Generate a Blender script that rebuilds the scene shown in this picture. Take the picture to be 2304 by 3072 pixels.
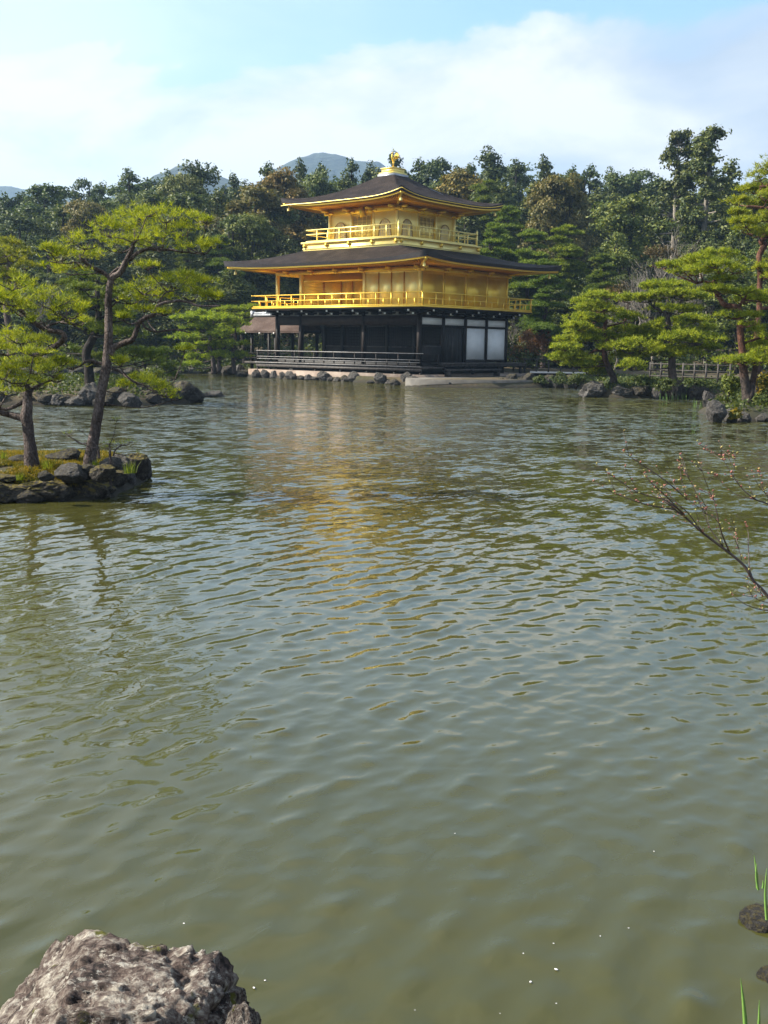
import bpy, math, random
import numpy as np
from mathutils import Vector, Matrix

for o in list(bpy.data.objects): bpy.data.objects.remove(o)
scene = bpy.context.scene
COL = scene.collection

# ------------------------------------------------------------------ camera
FOC = 3333.1
_pi, _ya, _ro = math.radians(8.4598), math.radians(-41.0458), math.radians(-.9068)
CAM = np.array([40.6171, -49.4636, 2.0584])
CF = np.array([math.sin(_ya)*math.cos(_pi), math.cos(_ya)*math.cos(_pi), -math.sin(_pi)])
_R = np.array([math.cos(_ya), -math.sin(_ya), 0.0]); _U = np.cross(_R, CF)
CR = _R*math.cos(_ro)-_U*math.sin(_ro)
CU = _U*math.cos(_ro)+_R*math.sin(_ro)
HF = np.array([math.sin(_ya), math.cos(_ya), 0.0])      # level forward
HR = _R                                                  # level right
cd = bpy.data.cameras.new("camera"); cam = bpy.data.objects.new("camera", cd); COL.objects.link(cam)
cd.sensor_fit = 'VERTICAL'; cd.sensor_height = 36.0; cd.sensor_width = 27.0
cd.lens = FOC/3072*36.0
cd.clip_start = .1; cd.clip_end = 20000
cam.matrix_world = Matrix(((CR[0], CU[0], -CF[0], CAM[0]), (CR[1], CU[1], -CF[1], CAM[1]), (CR[2], CU[2], -CF[2], CAM[2]), (0, 0, 0, 1)))
scene.camera = cam

# ------------------------------------------------------------------ sky, sun, exposure
SUN_DIR = np.array([-.79, -.62, 0]); SUN_DIR /= np.linalg.norm(SUN_DIR)
SUN_EL = math.radians(38)
SUN = np.array([SUN_DIR[0]*math.cos(SUN_EL), SUN_DIR[1]*math.cos(SUN_EL), math.sin(SUN_EL)])
world = bpy.data.worlds.new("World"); scene.world = world; world.use_nodes = True
nt = world.node_tree; N = nt.nodes; L = nt.links
for n in list(N): N.remove(n)
def nd(nt, t, **kw):
    n = nt.nodes.new(t)
    for k, v in kw.items():
        if k.startswith('i_'):
            n.inputs[k[2:].replace('_', ' ')].default_value = v
        elif k.startswith('n'):
            n.inputs[int(k[1:])].default_value = v
        else: setattr(n, k, v)
    return n
def mth(nt, op, a, b=None, c=None, clamp=False):
    n = nt.nodes.new('ShaderNodeMath'); n.operation = op; n.use_clamp = clamp
    for i, v in enumerate((a, b, c)):
        if v is None: continue
        if isinstance(v, (int, float)): n.inputs[i].default_value = v
        else: nt.links.new(v, n.inputs[i])
    return n.outputs[0]
def ramp(nt, fac, stops, interp='LINEAR'):
    n = nt.nodes.new('ShaderNodeValToRGB'); cr = n.color_ramp; cr.interpolation = interp
    while len(cr.elements) < len(stops): cr.elements.new(.5)
    for e, (p, c) in zip(cr.elements, stops):
        e.position = p; e.color = (c[0], c[1], c[2], 1) if not isinstance(c, (int, float)) else (c, c, c, 1)
    if fac is not None: nt.links.new(fac, n.inputs[0])
    return n.outputs[0]
def mix(nt, fac, a, b, blend='MIX'):
    n = nt.nodes.new('ShaderNodeMix'); n.data_type = 'RGBA'; n.blend_type = blend
    for s, v in ((n.inputs[0], fac), (n.inputs[6], a), (n.inputs[7], b)):
        if isinstance(v, (int, float)): s.default_value = v
        elif isinstance(v, (tuple, list)): s.default_value = (v[0], v[1], v[2], 1)
        else: nt.links.new(v, s)
    return n.outputs[2]
sky = nd(nt, 'ShaderNodeTexSky', sky_type='NISHITA', sun_disc=False, sun_elevation=SUN_EL,
         sun_rotation=math.atan2(SUN_DIR[0], SUN_DIR[1]), air_density=1.0, dust_density=1.5, ozone_density=1.0)
tc = nd(nt, 'ShaderNodeTexCoord')
sep = nd(nt, 'ShaderNodeSeparateXYZ'); L.new(tc.outputs['Generated'], sep.inputs[0])
el = mth(nt, 'ARCSINE', sep.outputs[2])                       # elevation of the sky direction
az = mth(nt, 'ARCTAN2', sep.outputs[0], sep.outputs[1])       # compass bearing
dome = nd(nt, 'ShaderNodeCombineXYZ')
L.new(az, dome.inputs[0]); L.new(mth(nt, 'MULTIPLY', el, 2.0), dome.inputs[1])
nz1 = nd(nt, 'ShaderNodeTexNoise', i_Scale=4.2, i_Detail=10.0, i_Roughness=.56, i_Distortion=.35); L.new(dome.outputs[0], nz1.inputs['Vector'])
nz2 = nd(nt, 'ShaderNodeTexNoise', i_Scale=1.7, i_Detail=5.0, i_Roughness=.5); L.new(dome.outputs[0], nz2.inputs['Vector'])
daz = mth(nt, 'SUBTRACT', az, _ya)
# top of the cloud bank: higher toward the north-east
top = mth(nt, 'ADD', mth(nt, 'MULTIPLY', daz, .10), .245)
d0 = mth(nt, 'SUBTRACT', top, el)
d1 = mth(nt, 'ADD', d0, mth(nt, 'MULTIPLY', mth(nt, 'SUBTRACT', nz1.outputs[0], .5), .17))
bank = ramp(nt, mth(nt, 'ADD', mth(nt, 'MULTIPLY', d1, 17.0), .5, clamp=True), [(.28, 0), (.52, .75), (.85, 1)], 'EASE')
wisp = ramp(nt, nz2.outputs[0], [(.34, .25), (.56, .95)], 'EASE')
leftw = mth(nt, 'MAXIMUM', mth(nt, 'ADD', mth(nt, 'MULTIPLY', daz, -1.6), .12, clamp=True), mth(nt, 'MULTIPLY', mth(nt, 'SUBTRACT', el, .34), 3.5, clamp=True))
wisp2 = mth(nt, 'MULTIPLY', wisp, leftw)
cl = mth(nt, 'MAXIMUM', bank, wisp2)
cl = mth(nt, 'MULTIPLY', cl, ramp(nt, nz1.outputs[0], [(.3, .86), (.55, 1)]))
cshade = ramp(nt, mth(nt, 'ADD', mth(nt, 'MULTIPLY', nz2.outputs[0], .25), mth(nt, 'ADD', mth(nt, 'MULTIPLY', nz1.outputs[0], .75), mth(nt, 'MULTIPLY', daz, -.26))), [(.37, (.38, .43, .50)), (.47, (.50, .535, .58)), (.58, (.70, .70, .70))])
hz = ramp(nt, mth(nt, 'MULTIPLY', el, 2.2, clamp=True), [(.0, (.86, .93, 1.03)), (.35, (1, 1, 1))])
ccol = mix(nt, 1.0, cshade, hz, 'MULTIPLY')
skys = mix(nt, 1.0, sky.outputs[0], (.15, .17, .175), 'MULTIPLY')
skyc = mix(nt, mth(nt, 'MULTIPLY', cl, .93), skys, ccol)
bg = nd(nt, 'ShaderNodeBackground'); L.new(skyc, bg.inputs[0]); bg.inputs[1].default_value = .74
wo = nd(nt, 'ShaderNodeOutputWorld'); L.new(bg.outputs[0], wo.inputs[0])
sd = bpy.data.lights.new("sun", 'SUN'); sd.energy = 5.0; sd.angle = math.radians(.6); sd.color = (1, .93, .80)
so = bpy.data.objects.new("sun", sd); COL.objects.link(so)
so.rotation_euler = Vector(tuple(SUN)).to_track_quat('Z', 'Y').to_euler()
scene.view_settings.view_transform = 'Standard'; scene.view_settings.look = 'None'
scene.view_settings.exposure = 1.2; scene.view_settings.gamma = 1
scene.render.engine = 'CYCLES'
scene.cycles.max_bounces = 7; scene.cycles.diffuse_bounces = 3; scene.cycles.glossy_bounces = 4
scene.cycles.transparent_max_bounces = 4; scene.cycles.volume_bounces = 0

# ------------------------------------------------------------------ helpers
def at(u, v, D):
    """world point seen at photo pixel (u, v) of the 2304x3072 photograph at depth D"""
    return CAM+D*(CF+CR*((u-1152)/FOC)-CU*((v-1536)/FOC))
def ground(u, v, z=0.0):
    d = CF+CR*((u-1152)/FOC)-CU*((v-1536)/FOC)
    return CAM+d*((z-CAM[2])/d[2])
def fr(f, r, z=0.0):
    p = CAM+HF*f+HR*r; return np.array([p[0], p[1], z])

def _h(ix, iy, iz, seed):
    n = (ix*374761393+iy*668265263+iz*2147483647+seed*1274126177) & 0xffffffff
    n = ((n ^ (n >> 13))*1274126177) & 0xffffffff
    n = (n ^ (n >> 16)) & 0xffff
    return n/65535.0
def vnoise(P, seed=0):
    P = np.asarray(P, float); i = np.floor(P).astype(np.int64); f = P-i; f = f*f*(3-2*f)
    r = 0
    for dx in (0, 1):
        for dy in (0, 1):
            for dz in (0, 1):
                w = (f[..., 0] if dx else 1-f[..., 0])*(f[..., 1] if dy else 1-f[..., 1])*(f[..., 2] if dz else 1-f[..., 2])
                r = r+w*_h(i[..., 0]+dx, i[..., 1]+dy, i[..., 2]+dz, seed)
    return r
def fbm(P, seed=0, oct=4, gain=.5, lac=2.03):
    P = np.asarray(P, float); a = 1; s = 0; t = 0
    for k in range(oct):
        s = s+a*(vnoise(P, seed+k)-.5); t += a; a *= gain; P = P*lac+17.3
    return s/t*2

def mesh_from(name, V, quads=None, tris=None, smooth=False, mats=(), qm=None, tm=None):
    me = bpy.data.meshes.new(name)
    V = np.asarray(V, np.float32).reshape(-1, 3)
    q = np.asarray(quads, np.int32).reshape(-1, 4) if quads is not None and len(quads) else np.zeros((0, 4), np.int32)
    t = np.asarray(tris, np.int32).reshape(-1, 3) if tris is not None and len(tris) else np.zeros((0, 3), np.int32)
    me.vertices.add(len(V)); me.vertices.foreach_set('co', V.ravel())
    nl = q.size+t.size; me.loops.add(nl)
    me.loops.foreach_set('vertex_index', np.concatenate([q.ravel(), t.ravel()]).astype(np.int32))
    me.polygons.add(len(q)+len(t))
    st = np.concatenate([np.arange(len(q))*4, q.size+np.arange(len(t))*3]).astype(np.int32)
    me.polygons.foreach_set('loop_start', st)
    try: me.polygons.foreach_set('loop_total', np.concatenate([np.full(len(q), 4), np.full(len(t), 3)]).astype(np.int32))
    except Exception: pass
    if smooth: me.polygons.foreach_set('use_smooth', np.ones(len(q)+len(t), bool))
    for m in mats: me.materials.append(m)
    if qm is not None or tm is not None:
        a = np.concatenate([np.asarray(qm if qm is not None else np.zeros(len(q)), np.int32), np.asarray(tm if tm is not None else np.zeros(len(t)), np.int32)])
        me.polygons.foreach_set('material_index', a.astype(np.int32))
    me.update(calc_edges=True); me.validate()
    return me

class MB:
    def __init__(s): s.V = []; s.Q = []; s.T = []; s.n = 0
    def add(s, V, Q=(), T=()):
        V = np.asarray(V, float).reshape(-1, 3)
        if len(Q): s.Q.append(np.asarray(Q, int).reshape(-1, 4)+s.n)
        if len(T): s.T.append(np.asarray(T, int).reshape(-1, 3)+s.n)
        s.V.append(V); s.n += len(V); return s
    def box(s, x0, x1, y0, y1, z0, z1):
        x0, x1 = sorted((x0, x1)); y0, y1 = sorted((y0, y1)); z0, z1 = sorted((z0, z1))
        V = [(x0, y0, z0), (x1, y0, z0), (x1, y1, z0), (x0, y1, z0), (x0, y0, z1), (x1, y0, z1), (x1, y1, z1), (x0, y1, z1)]
        return s.add(V, [(0, 3, 2, 1), (4, 5, 6, 7), (0, 1, 5, 4), (1, 2, 6, 5), (2, 3, 7, 6), (3, 0, 4, 7)])
    def bar(s, a, b, w, h):
        """rectangular bar from a to b, w wide, h high"""
        a = np.array(a, float); b = np.array(b, float); d = b-a; d /= np.linalg.norm(d)
        up = np.array([0, 0, 1.]) if abs(d[2]) < .9 else np.array([1., 0, 0])
        r = np.cross(d, up); r /= np.linalg.norm(r); u = np.cross(r, d)
        V = [p+r*w/2*i+u*h/2*j for p in (a, b) for i, j in ((-1, -1), (1, -1), (1, 1), (-1, 1))]
        return s.add(V, [(0, 1, 2, 3), (7, 6, 5, 4), (0, 4, 5, 1), (1, 5, 6, 2), (2, 6, 7, 3), (3, 7, 4, 0)])
    def tube(s, pts, rad, n=8, sub=1, wob=0, seed=0):
        P = np.array(pts, float); R = np.array(rad, float) if np.ndim(rad) else np.full(len(P), float(rad))
        if sub > 1 and len(P) > 2:
            A = np.vstack([2*P[0]-P[1], P, 2*P[-1]-P[-2]]); o = []; ro = []
            for i in range(1, len(A)-2):
                for k in range(sub):
                    t = k/sub; p0, p1, p2, p3 = A[i-1:i+3]
                    o.append(.5*((2*p1)+(-p0+p2)*t+(2*p0-5*p1+4*p2-p3)*t*t+(-p0+3*p1-3*p2+p3)*t**3)); ro.append(R[i-1]*(1-t)+R[i]*t)
            o.append(P[-1]); ro.append(R[-1]); P = np.array(o); R = np.array(ro)
        if wob: P = P+np.stack([fbm(P*3/max(wob*8, .05)*.3+9*i, seed+i, 2) for i in range(3)], 1)*wob
        T = np.gradient(P, axis=0); T /= np.linalg.norm(T, axis=1)[:, None]+1e-9
        up = np.array([.31, .17, .93]); rings = []
        for p, t, r in zip(P, T, R):
            x = np.cross(t, up); x /= np.linalg.norm(x)+1e-9; y = np.cross(t, x)
            an = np.arange(n)*2*np.pi/n
            rings.append(p+r*(np.cos(an)[:, None]*x+np.sin(an)[:, None]*y))
        V = np.concatenate(rings); k = len(P); i = np.arange(k-1)[:, None]*n; j = np.arange(n)[None]; j2 = (j+1) % n
        Q = np.stack([i+j, i+j2, i+n+j2, i+n+j], -1).reshape(-1, 4)
        V = np.vstack([V, P[0], P[-1]]); c0 = k*n; c1 = c0+1
        T3 = [(c0, (a+1) % n, a) for a in range(n)]+[(c1, (k-1)*n+a, (k-1)*n+(a+1) % n) for a in range(n)]
        return s.add(V, Q, T3)
    def lathe(s, c, prof, n=12):
        c = np.array(c, float); V = []; an = np.arange(n)*2*np.pi/n
        for r, z in prof: V.append(np.stack([c[0]+r*np.cos(an), c[1]+r*np.sin(an), np.full(n, c[2]+z)], 1))
        k = len(prof); i = np.arange(k-1)[:, None]*n; j = np.arange(n)[None]; j2 = (j+1) % n
        return s.add(np.concatenate(V), np.stack([i+j, i+j2, i+n+j2, i+n+j], -1).reshape(-1, 4))
    def ball(s, c, r, n=10):
        r = np.array(r, float)*np.ones(3); V = []; m = n//2
        for i in range(m+1):
            th = math.pi*i/m
            for j in range(n): V.append(np.array(c)+r*np.array([math.sin(th)*math.cos(2*math.pi*j/n), math.sin(th)*math.sin(2*math.pi*j/n), math.cos(th)]))
        Q = [(i*n+j, (i+1)*n+j, (i+1)*n+(j+1) % n, i*n+(j+1) % n) for i in range(m) for j in range(n)]
        return s.add(V, Q)
    def mesh(s, name, mat, smooth=False):
        return mesh_from(name, np.concatenate(s.V), np.concatenate(s.Q) if s.Q else None, np.concatenate(s.T) if s.T else None, smooth, [mat])
    def build(s, name, mat, parent=None, smooth=False):
        return link(name, s.mesh(name, mat, smooth), parent)
def link(name, me, parent=None):
    o = bpy.data.objects.new(name, me); COL.objects.link(o)
    if parent is not None:
        o.parent = parent; o.matrix_parent_inverse = Matrix.Translation(-Vector(parent.location))
    return o
def tag(o, label=None, cat=None, group=None, kind=None):
    if label: o['label'] = label
    if cat: o['category'] = cat
    if group: o['group'] = group
    if kind: o['kind'] = kind
    return o
def thing(name, label, cat, loc=(0, 0, 0), group=None):
    o = bpy.data.objects.new(name, None); COL.objects.link(o); o.location = tuple(loc)
    o.empty_display_size = .2
    return tag(o, label, cat, group)
def dup(o, loc, rz=0, sc=(1, 1, 1), label=None, cat=None, group=None, color=None):
    c = o.copy(); COL.objects.link(c); c.location = tuple(loc); c.rotation_euler = (0, 0, rz); c.scale = sc
    if label: c['label'] = label
    if cat: c['category'] = cat
    if group: c['group'] = group
    if color: c.color = color
    for ch in list(o.children):
        d = ch.copy(); COL.objects.link(d); d.parent = c
        if color: d.color = color
    return c

# ------------------------------------------------------------------ materials
def newmat(name):
    m = bpy.data.materials.new(name); m.use_nodes = True; t = m.node_tree
    b = [n for n in t.nodes if n.type == 'BSDF_PRINCIPLED'][0]
    return m, t, b
def noise(t, scale, detail=4, rough=.55, coord='Object', vec=None, mapscale=None, rot=None, dist=0):
    n = nd(t, 'ShaderNodeTexNoise', i_Scale=scale, i_Detail=detail, i_Roughness=rough, i_Distortion=dist)
    if vec is None:
        c = nd(t, 'ShaderNodeTexCoord'); vec = c.outputs[coord]
        if coord == 'World':
            pass
    if mapscale is not None or rot is not None:
        mp = nd(t, 'ShaderNodeMapping')
        if mapscale is not None: mp.inputs['Scale'].default_value = mapscale
        if rot is not None: mp.inputs['Rotation'].default_value = rot
        t.links.new(vec, mp.inputs[0]); vec = mp.outputs[0]
    t.links.new(vec, n.inputs['Vector'])
    return n.outputs[0]
def bump(t, b, h, strength=.5, dist=.02):
    n = nd(t, 'ShaderNodeBump'); n.inputs['Strength'].default_value = strength; n.inputs['Distance'].default_value = dist
    t.links.new(h, n.inputs['Height']); t.links.new(n.outputs[0], b.inputs['Normal']); return n
def pos(t): return nd(t, 'ShaderNodeNewGeometry').outputs['Position']
def simple(name, c1, c2, scale, rough=.6, metal=0, bs=0, bd=.02, spec=.5, mapscale=None, detail=4):
    m, t, b = newmat(name)
    n = noise(t, scale, detail, vec=pos(t), mapscale=mapscale)
    t.links.new(ramp(t, n, [(.32, c1), (.68, c2)]), b.inputs['Base Color'])
    b.inputs['Roughness'].default_value = rough; b.inputs['Metallic'].default_value = metal
    b.inputs['Specular IOR Level'].default_value = spec
    if bs: bump(t, b, n, bs, bd)
    return m
M = {}
# gold leaf over lacquer: slightly uneven sheets
def gold(name, c1, c2, rough, met=.85):
    m, t, b = newmat(name)
    p = pos(t)
    n1 = noise(t, 1.3, 5, vec=p)
    n2 = noise(t, 9, 3, vec=p, mapscale=(1, 1, 2.2))
    b.inputs['Metallic'].default_value = met
    t.links.new(ramp(t, mth(t, 'ADD', mth(t, 'MULTIPLY', n1, .6), mth(t, 'MULTIPLY', n2, .4)), [(.36, c1), (.64, c2)]), b.inputs['Base Color'])
    t.links.new(mth(t, 'ADD', mth(t, 'MULTIPLY', n2, .18), rough-.09), b.inputs['Roughness'])
    bump(t, b, n2, .25, .012)
    return m
M['goldshadeseam'] = gold('gold_leaf_shade_and_seam', (.55, .25, .025), (.74, .37, .05), .45)  # under-eave shade put into a deeper gold; panel seams share it
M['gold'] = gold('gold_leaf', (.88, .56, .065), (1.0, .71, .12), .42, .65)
M['goldlit'] = gold('gold_leaf_lit', (.97, .74, .20), (1.0, .83, .33), .42, .5)  # brighter light on south wall and top storey put into a paler gold
M['dark'] = simple('dark_timber', (.008, .006, .005), (.022, .015, .012), 6, .55, spec=.2, bs=.3, mapscale=(1, 1, .3))
M['grey'] = simple('weathered_timber', (.025, .021, .019), (.08, .07, .064), 5, .6, spec=.3, bs=.3)
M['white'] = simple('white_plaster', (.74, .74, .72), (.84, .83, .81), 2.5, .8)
M['dull'] = simple('white_plaster_shaded', (.22, .22, .20), (.32, .31, .28), 3, .85)  # white plaster with the shade below the balcony put into its colour
M['tip'] = simple('white_painted_beam_end', (.7, .7, .68), (.8, .8, .78), 4, .6)
M['lead'] = simple('grey_metal_flashing', (.30, .31, .33), (.46, .47, .49), 5, .4, metal=.5)
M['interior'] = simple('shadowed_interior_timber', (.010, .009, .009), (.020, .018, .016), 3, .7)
def shingle(name, c1, c2, c3):
    m, t, b = newmat(name)
    p = pos(t)
    rows = nd(t, 'ShaderNodeTexWave', wave_type='BANDS', bands_direction='Z', i_Scale=5.0, i_Distortion=5.0, i_Detail=3.0)
    rows.inputs['Detail Scale'].default_value = 2.5
    t.links.new(p, rows.inputs[0])
    n1 = noise(t, 1.1, 6, vec=p); n2 = noise(t, 22, 3, vec=p)
    f = mth(t, 'ADD', mth(t, 'MULTIPLY', n1, .55), mth(t, 'MULTIPLY', n2, .45))
    c = ramp(t, f, [(.36, c1), (.5, c2), (.66, c3)])
    c = mix(t, mth(t, 'MULTIPLY', rows.outputs[1], .6), c, (c1[0]*.6, c1[1]*.6, c1[2]*.6))
    t.links.new(c, b.inputs['Base Color']); b.inputs['Roughness'].default_value = .75
    b.inputs['Specular IOR Level'].default_value = .08
    bump(t, b, mth(t, 'ADD', n2, mth(t, 'MULTIPLY', rows.outputs[1], .5)), .8, .04)
    return m
M['shingle'] = shingle('bark_shingle', (.014, .010, .009), (.034, .025, .022), (.075, .057, .048))
M['shinglebrown'] = shingle('brown_bark_shingle', (.06, .04, .032), (.11, .075, .062), (.17, .13, .11))
M['eave'] = simple('eave_edge_bark', (.012, .010, .012), (.030, .024, .025), 8, .7)
def rockmat(name, cols, scale=1.0, moss=.0, bd=.06):
    m, t, b = newmat(name)
    c = nd(t, 'ShaderNodeTexCoord').outputs['Object']
    n1 = noise(t, 1.7*scale, 8, .62, vec=c, dist=.6); n2 = noise(t, 9*scale, 6, .65, vec=c); 
    vo = nd(t, 'ShaderNodeTexVoronoi', feature='DISTANCE_TO_EDGE', i_Scale=3.6*scale)
    w = mix(t, .25, c, nd(t, 'ShaderNodeTexNoise', i_Scale=4*scale).outputs[1]); t.links.new(w, vo.inputs['Vector'])
    crack = ramp(t, vo.outputs['Distance'], [(0, 0), (.045, 1)])
    f = mth(t, 'ADD', mth(t, 'MULTIPLY', n1, .6), mth(t, 'MULTIPLY', n2, .4))
    col = ramp(t, f, [(.34, cols[0]), (.46, cols[1]), (.56, cols[2]), (.68, cols[3])])
    col = mix(t, mth(t, 'SUBTRACT', 1.0, mth(t, 'MULTIPLY', crack, .6), clamp=True), col, tuple(.55*a for a in cols[0]))
    if moss:
        g = nd(t, 'ShaderNodeNewGeometry'); s = nd(t, 'ShaderNodeSeparateXYZ'); t.links.new(g.outputs['Normal'], s.inputs[0])
        mm = mth(t, 'MULTIPLY', ramp(t, s.outputs[2], [(.35, 0), (.8, 1)]), ramp(t, noise(t, 2.2*scale, 5, vec=c), [(.5-.12*moss, 0), (.56, 1)]))
        col = mix(t, mth(t, 'MULTIPLY', mm, min(1, moss)), col, mix(t, n2, (.06, .07, .01), (.34, .24, .03)))
    t.links.new(col, b.inputs['Base Color']); b.inputs['Roughness'].default_value = .82; b.inputs['Specular IOR Level'].default_value = .3
    h = mth(t, 'ADD', mth(t, 'ADD', mth(t, 'MULTIPLY', n1, 1.0), mth(t, 'MULTIPLY', n2, .5)), mth(t, 'MULTIPLY', crack, .22))
    bump(t, b, h, 1.0, bd/scale)
    return m
M['rock'] = rockmat('grey_rock', [(.035, .032, .030), (.10, .09, .085), (.20, .185, .17), (.40, .38, .34)], 2.6, .12, .16)
M['rockmoss'] = rockmat('mossy_rock', [(.020, .017, .014), (.06, .05, .04), (.13, .11, .09), (.30, .265, .22)], 2.6, .8, .16)
M['rockdark'] = rockmat('dark_rock', [(.016, .014, .013), (.055, .048, .042), (.11, .10, .088), (.22, .22, .21)], 2.6, .3, .16)
M['stone'] = simple('pinkish_foundation_stone', (.17, .12, .09), (.30, .24, .195), 1.6, .85, bs=.4, bd=.03, detail=7)
M['slab'] = simple('stone_slab', (.07, .064, .057), (.15, .138, .12), 1.4, .85, bs=.3, bd=.02, detail=7)
M['gravel'] = simple('pale_gravel', (.42, .39, .34), (.6, .57, .52), 3, .9)

def folmat(name, c1, c2, c3, trans=.35, rough=.55, sc=1.3):
    """foliage: colour varies from clump to clump, leaf to leaf and tree to tree"""
    m = bpy.data.materials.new(name); m.use_nodes = True; t = m.node_tree
    for n in list(t.nodes): t.nodes.remove(n)
    g = nd(t, 'ShaderNodeNewGeometry'); oi = nd(t, 'ShaderNodeObjectInfo')
    n1 = noise(t, sc, 3, vec=g.outputs['Position'])
    r = g.outputs['Random Per Island']
    f = mth(t, 'ADD', mth(t, 'MULTIPLY', n1, .62), mth(t, 'MULTIPLY', r, .38))
    col = ramp(t, f, [(.33, c1), (.49, c2), (.65, c3)])
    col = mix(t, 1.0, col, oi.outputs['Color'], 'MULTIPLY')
    d = nd(t, 'ShaderNodeBsdfPrincipled'); t.links.new(col, d.inputs['Base Color']); d.inputs['Roughness'].default_value = rough
    d.inputs['Specular IOR Level'].default_value = .25
    tr = nd(t, 'ShaderNodeBsdfTranslucent'); t.links.new(mix(t, 1.0, col, (1.35, 1.35, .5), 'MULTIPLY'), tr.inputs[0])
    mx = nd(t, 'ShaderNodeMixShader'); mx.inputs[0].default_value = trans
    t.links.new(d.outputs[0], mx.inputs[1]); t.links.new(tr.outputs[0], mx.inputs[2])
    o = nd(t, 'ShaderNodeOutputMaterial'); t.links.new(mx.outputs[0], o.inputs[0])
    return m
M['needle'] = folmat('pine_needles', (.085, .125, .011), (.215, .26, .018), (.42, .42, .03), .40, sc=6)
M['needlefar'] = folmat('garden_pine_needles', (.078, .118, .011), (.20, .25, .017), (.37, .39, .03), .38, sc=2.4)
M['needledull'] = folmat('dull_pine_needles', (.038, .060, .012), (.085, .118, .018), (.16, .18, .028), .28, sc=1.6)
M['conifer'] = folmat('conifer_foliage', (.028, .045, .013), (.066, .088, .022), (.145, .155, .038), .22, sc=1.2)
M['broad'] = folmat('evergreen_foliage', (.030, .052, .014), (.068, .096, .022), (.14, .16, .038), .22, sc=1.1)
M['brown'] = folmat('brownish_new_foliage', (.06, .065, .016), (.13, .12, .03), (.24, .19, .06), .24, sc=1.1)
M['red'] = folmat('reddish_spring_leaves', (.10, .045, .022), (.17, .075, .035), (.26, .13, .05), .35, sc=1)
M['shrub'] = folmat('shrub_foliage', (.022, .038, .010), (.05, .075, .016), (.10, .115, .025), .3, sc=1.6)
M['moss'] = folmat('moss_tufts', (.05, .07, .008), (.15, .13, .012), (.32, .21, .02), .3, sc=2.2)
def barkmat(name, c1, c2, c3, sc=1):
    m, t, b = newmat(name)
    c = nd(t, 'ShaderNodeTexCoord').outputs['Object']
    n1 = noise(t, 7*sc, 6, .6, vec=c, mapscale=(1, 1, .35)); n2 = noise(t, 28*sc, 4, vec=c)
    vo = nd(t, 'ShaderNodeTexVoronoi', feature='DISTANCE_TO_EDGE', i_Scale=34*sc)
    mp = nd(t, 'ShaderNodeMapping'); mp.inputs['Scale'].default_value = (1, 1, .4); t.links.new(c, mp.inputs[0]); t.links.new(mp.outputs[0], vo.inputs['Vector'])
    pl = ramp(t, vo.outputs['Distance'], [(0, 0), (.12, 1)])
    col = ramp(t, mth(t, 'ADD', mth(t, 'MULTIPLY', n1, .7), mth(t, 'MULTIPLY', n2, .3)), [(.36, c1), (.5, c2), (.66, c3)])
    col = mix(t, mth(t, 'MULTIPLY', mth(t, 'SUBTRACT', 1.0, pl), .45), col, tuple(.5*a for a in c1))
    t.links.new(col, b.inputs['Base Color']); b.inputs['Roughness'].default_value = .85; b.inputs['Specular IOR Level'].default_value = .2
    bump(t, b, mth(t, 'ADD', mth(t, 'MULTIPLY', pl, .6), n1), 1.0, .02)
    return m
M['bark'] = barkmat('pine_bark', (.045, .032, .028), (.10, .075, .066), (.21, .165, .15))
M['barkred'] = barkmat('red_pine_bark', (.045, .024, .018), (.13, .055, .034), (.24, .13, .09), .8)
t = M['barkred'].node_tree; b = [n for n in t.nodes if n.type == 'BSDF_PRINCIPLED'][0]; s3 = nd(t, 'ShaderNodeSeparateXYZ'); t.links.new(pos(t), s3.inputs[0])
src_ = b.inputs['Base Color'].links[0].from_socket
t.links.new(mix(t, ramp(t, mth(t, 'ADD', mth(t, 'MULTIPLY', s3.outputs[2], .25), mth(t, 'MULTIPLY', noise(t, 2, 4, vec=pos(t)), .3)), [(.42, 0), (.66, 1)]), ramp(t, noise(t, 9, 5, vec=pos(t)), [(.4, (.03, .024, .021)), (.6, (.085, .065, .055))]), src_), b.inputs['Base Color'])
M['barkdark'] = barkmat('dark_bark', (.015, .012, .010), (.035, .028, .024), (.07, .058, .05), .5)
M['barkpale'] = barkmat('pale_bark', (.14, .12, .10), (.26, .23, .19), (.40, .36, .30), .4)

# ------------------------------------------------------------------ ground, water, hills
def P2(u, v, z=0): p = ground(u, v, z); return (p[0], p[1])
def F2(f, r): p = fr(f, r); return (p[0], p[1])
pond = [(-70, -110), (-40, -60), (-30, -30), (-21.5, -13.7), (-23.6, -1.6), (-22.8, 1.6), (-19.3, 1.2), (-16, 2.3), (-13.6, 1.0), (-13.3, -1.2), (1.2, -1.7),
        (2.6, -4.4), (3.8, -4.6), (6.6, -1.8), (7.6, 2.2), (10.2, 2.4), (12.4, -1.2), (15.1, -6.4), (16.2, -6.2), (18.9, -3.2), (21.5, -6.5), (23.5, -13.5),
        (26.2, -17.6), (27.3, -16.2), (31, -17.5), F2(24, 12.5), F2(14, 7.2), F2(9, 4.6), F2(5.5, 2.6), F2(3.8, 1.75), F2(3.0, 1.5), F2(2.2, 1.2),
        F2(1.85, .2), F2(1.9, -1.0), F2(1.6, -3), F2(1.2, -8), F2(-2, -25), F2(-5, -60)]
isl_far = [(7.0, -31.5), (8.4, -29.6), (9.5, -28.0), (10.6, -27.2), (9.9, -24.6), (6.5, -21.6), (1, -19.5), (-6, -20), (-12, -25), (-13, -33), (-6, -37), (1, -36)]
isl_near = [(27.2, -42.4), (27.9, -41.9), (28.35, -41.05), (28.3, -40.75), (27.6, -39.8), (26.9, -39.0), (26.1, -38.6), (25.3, -39.2), (24.0, -41.0), (23.2, -43.6), (24.2, -45.2), (26.0, -44.6)]
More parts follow.
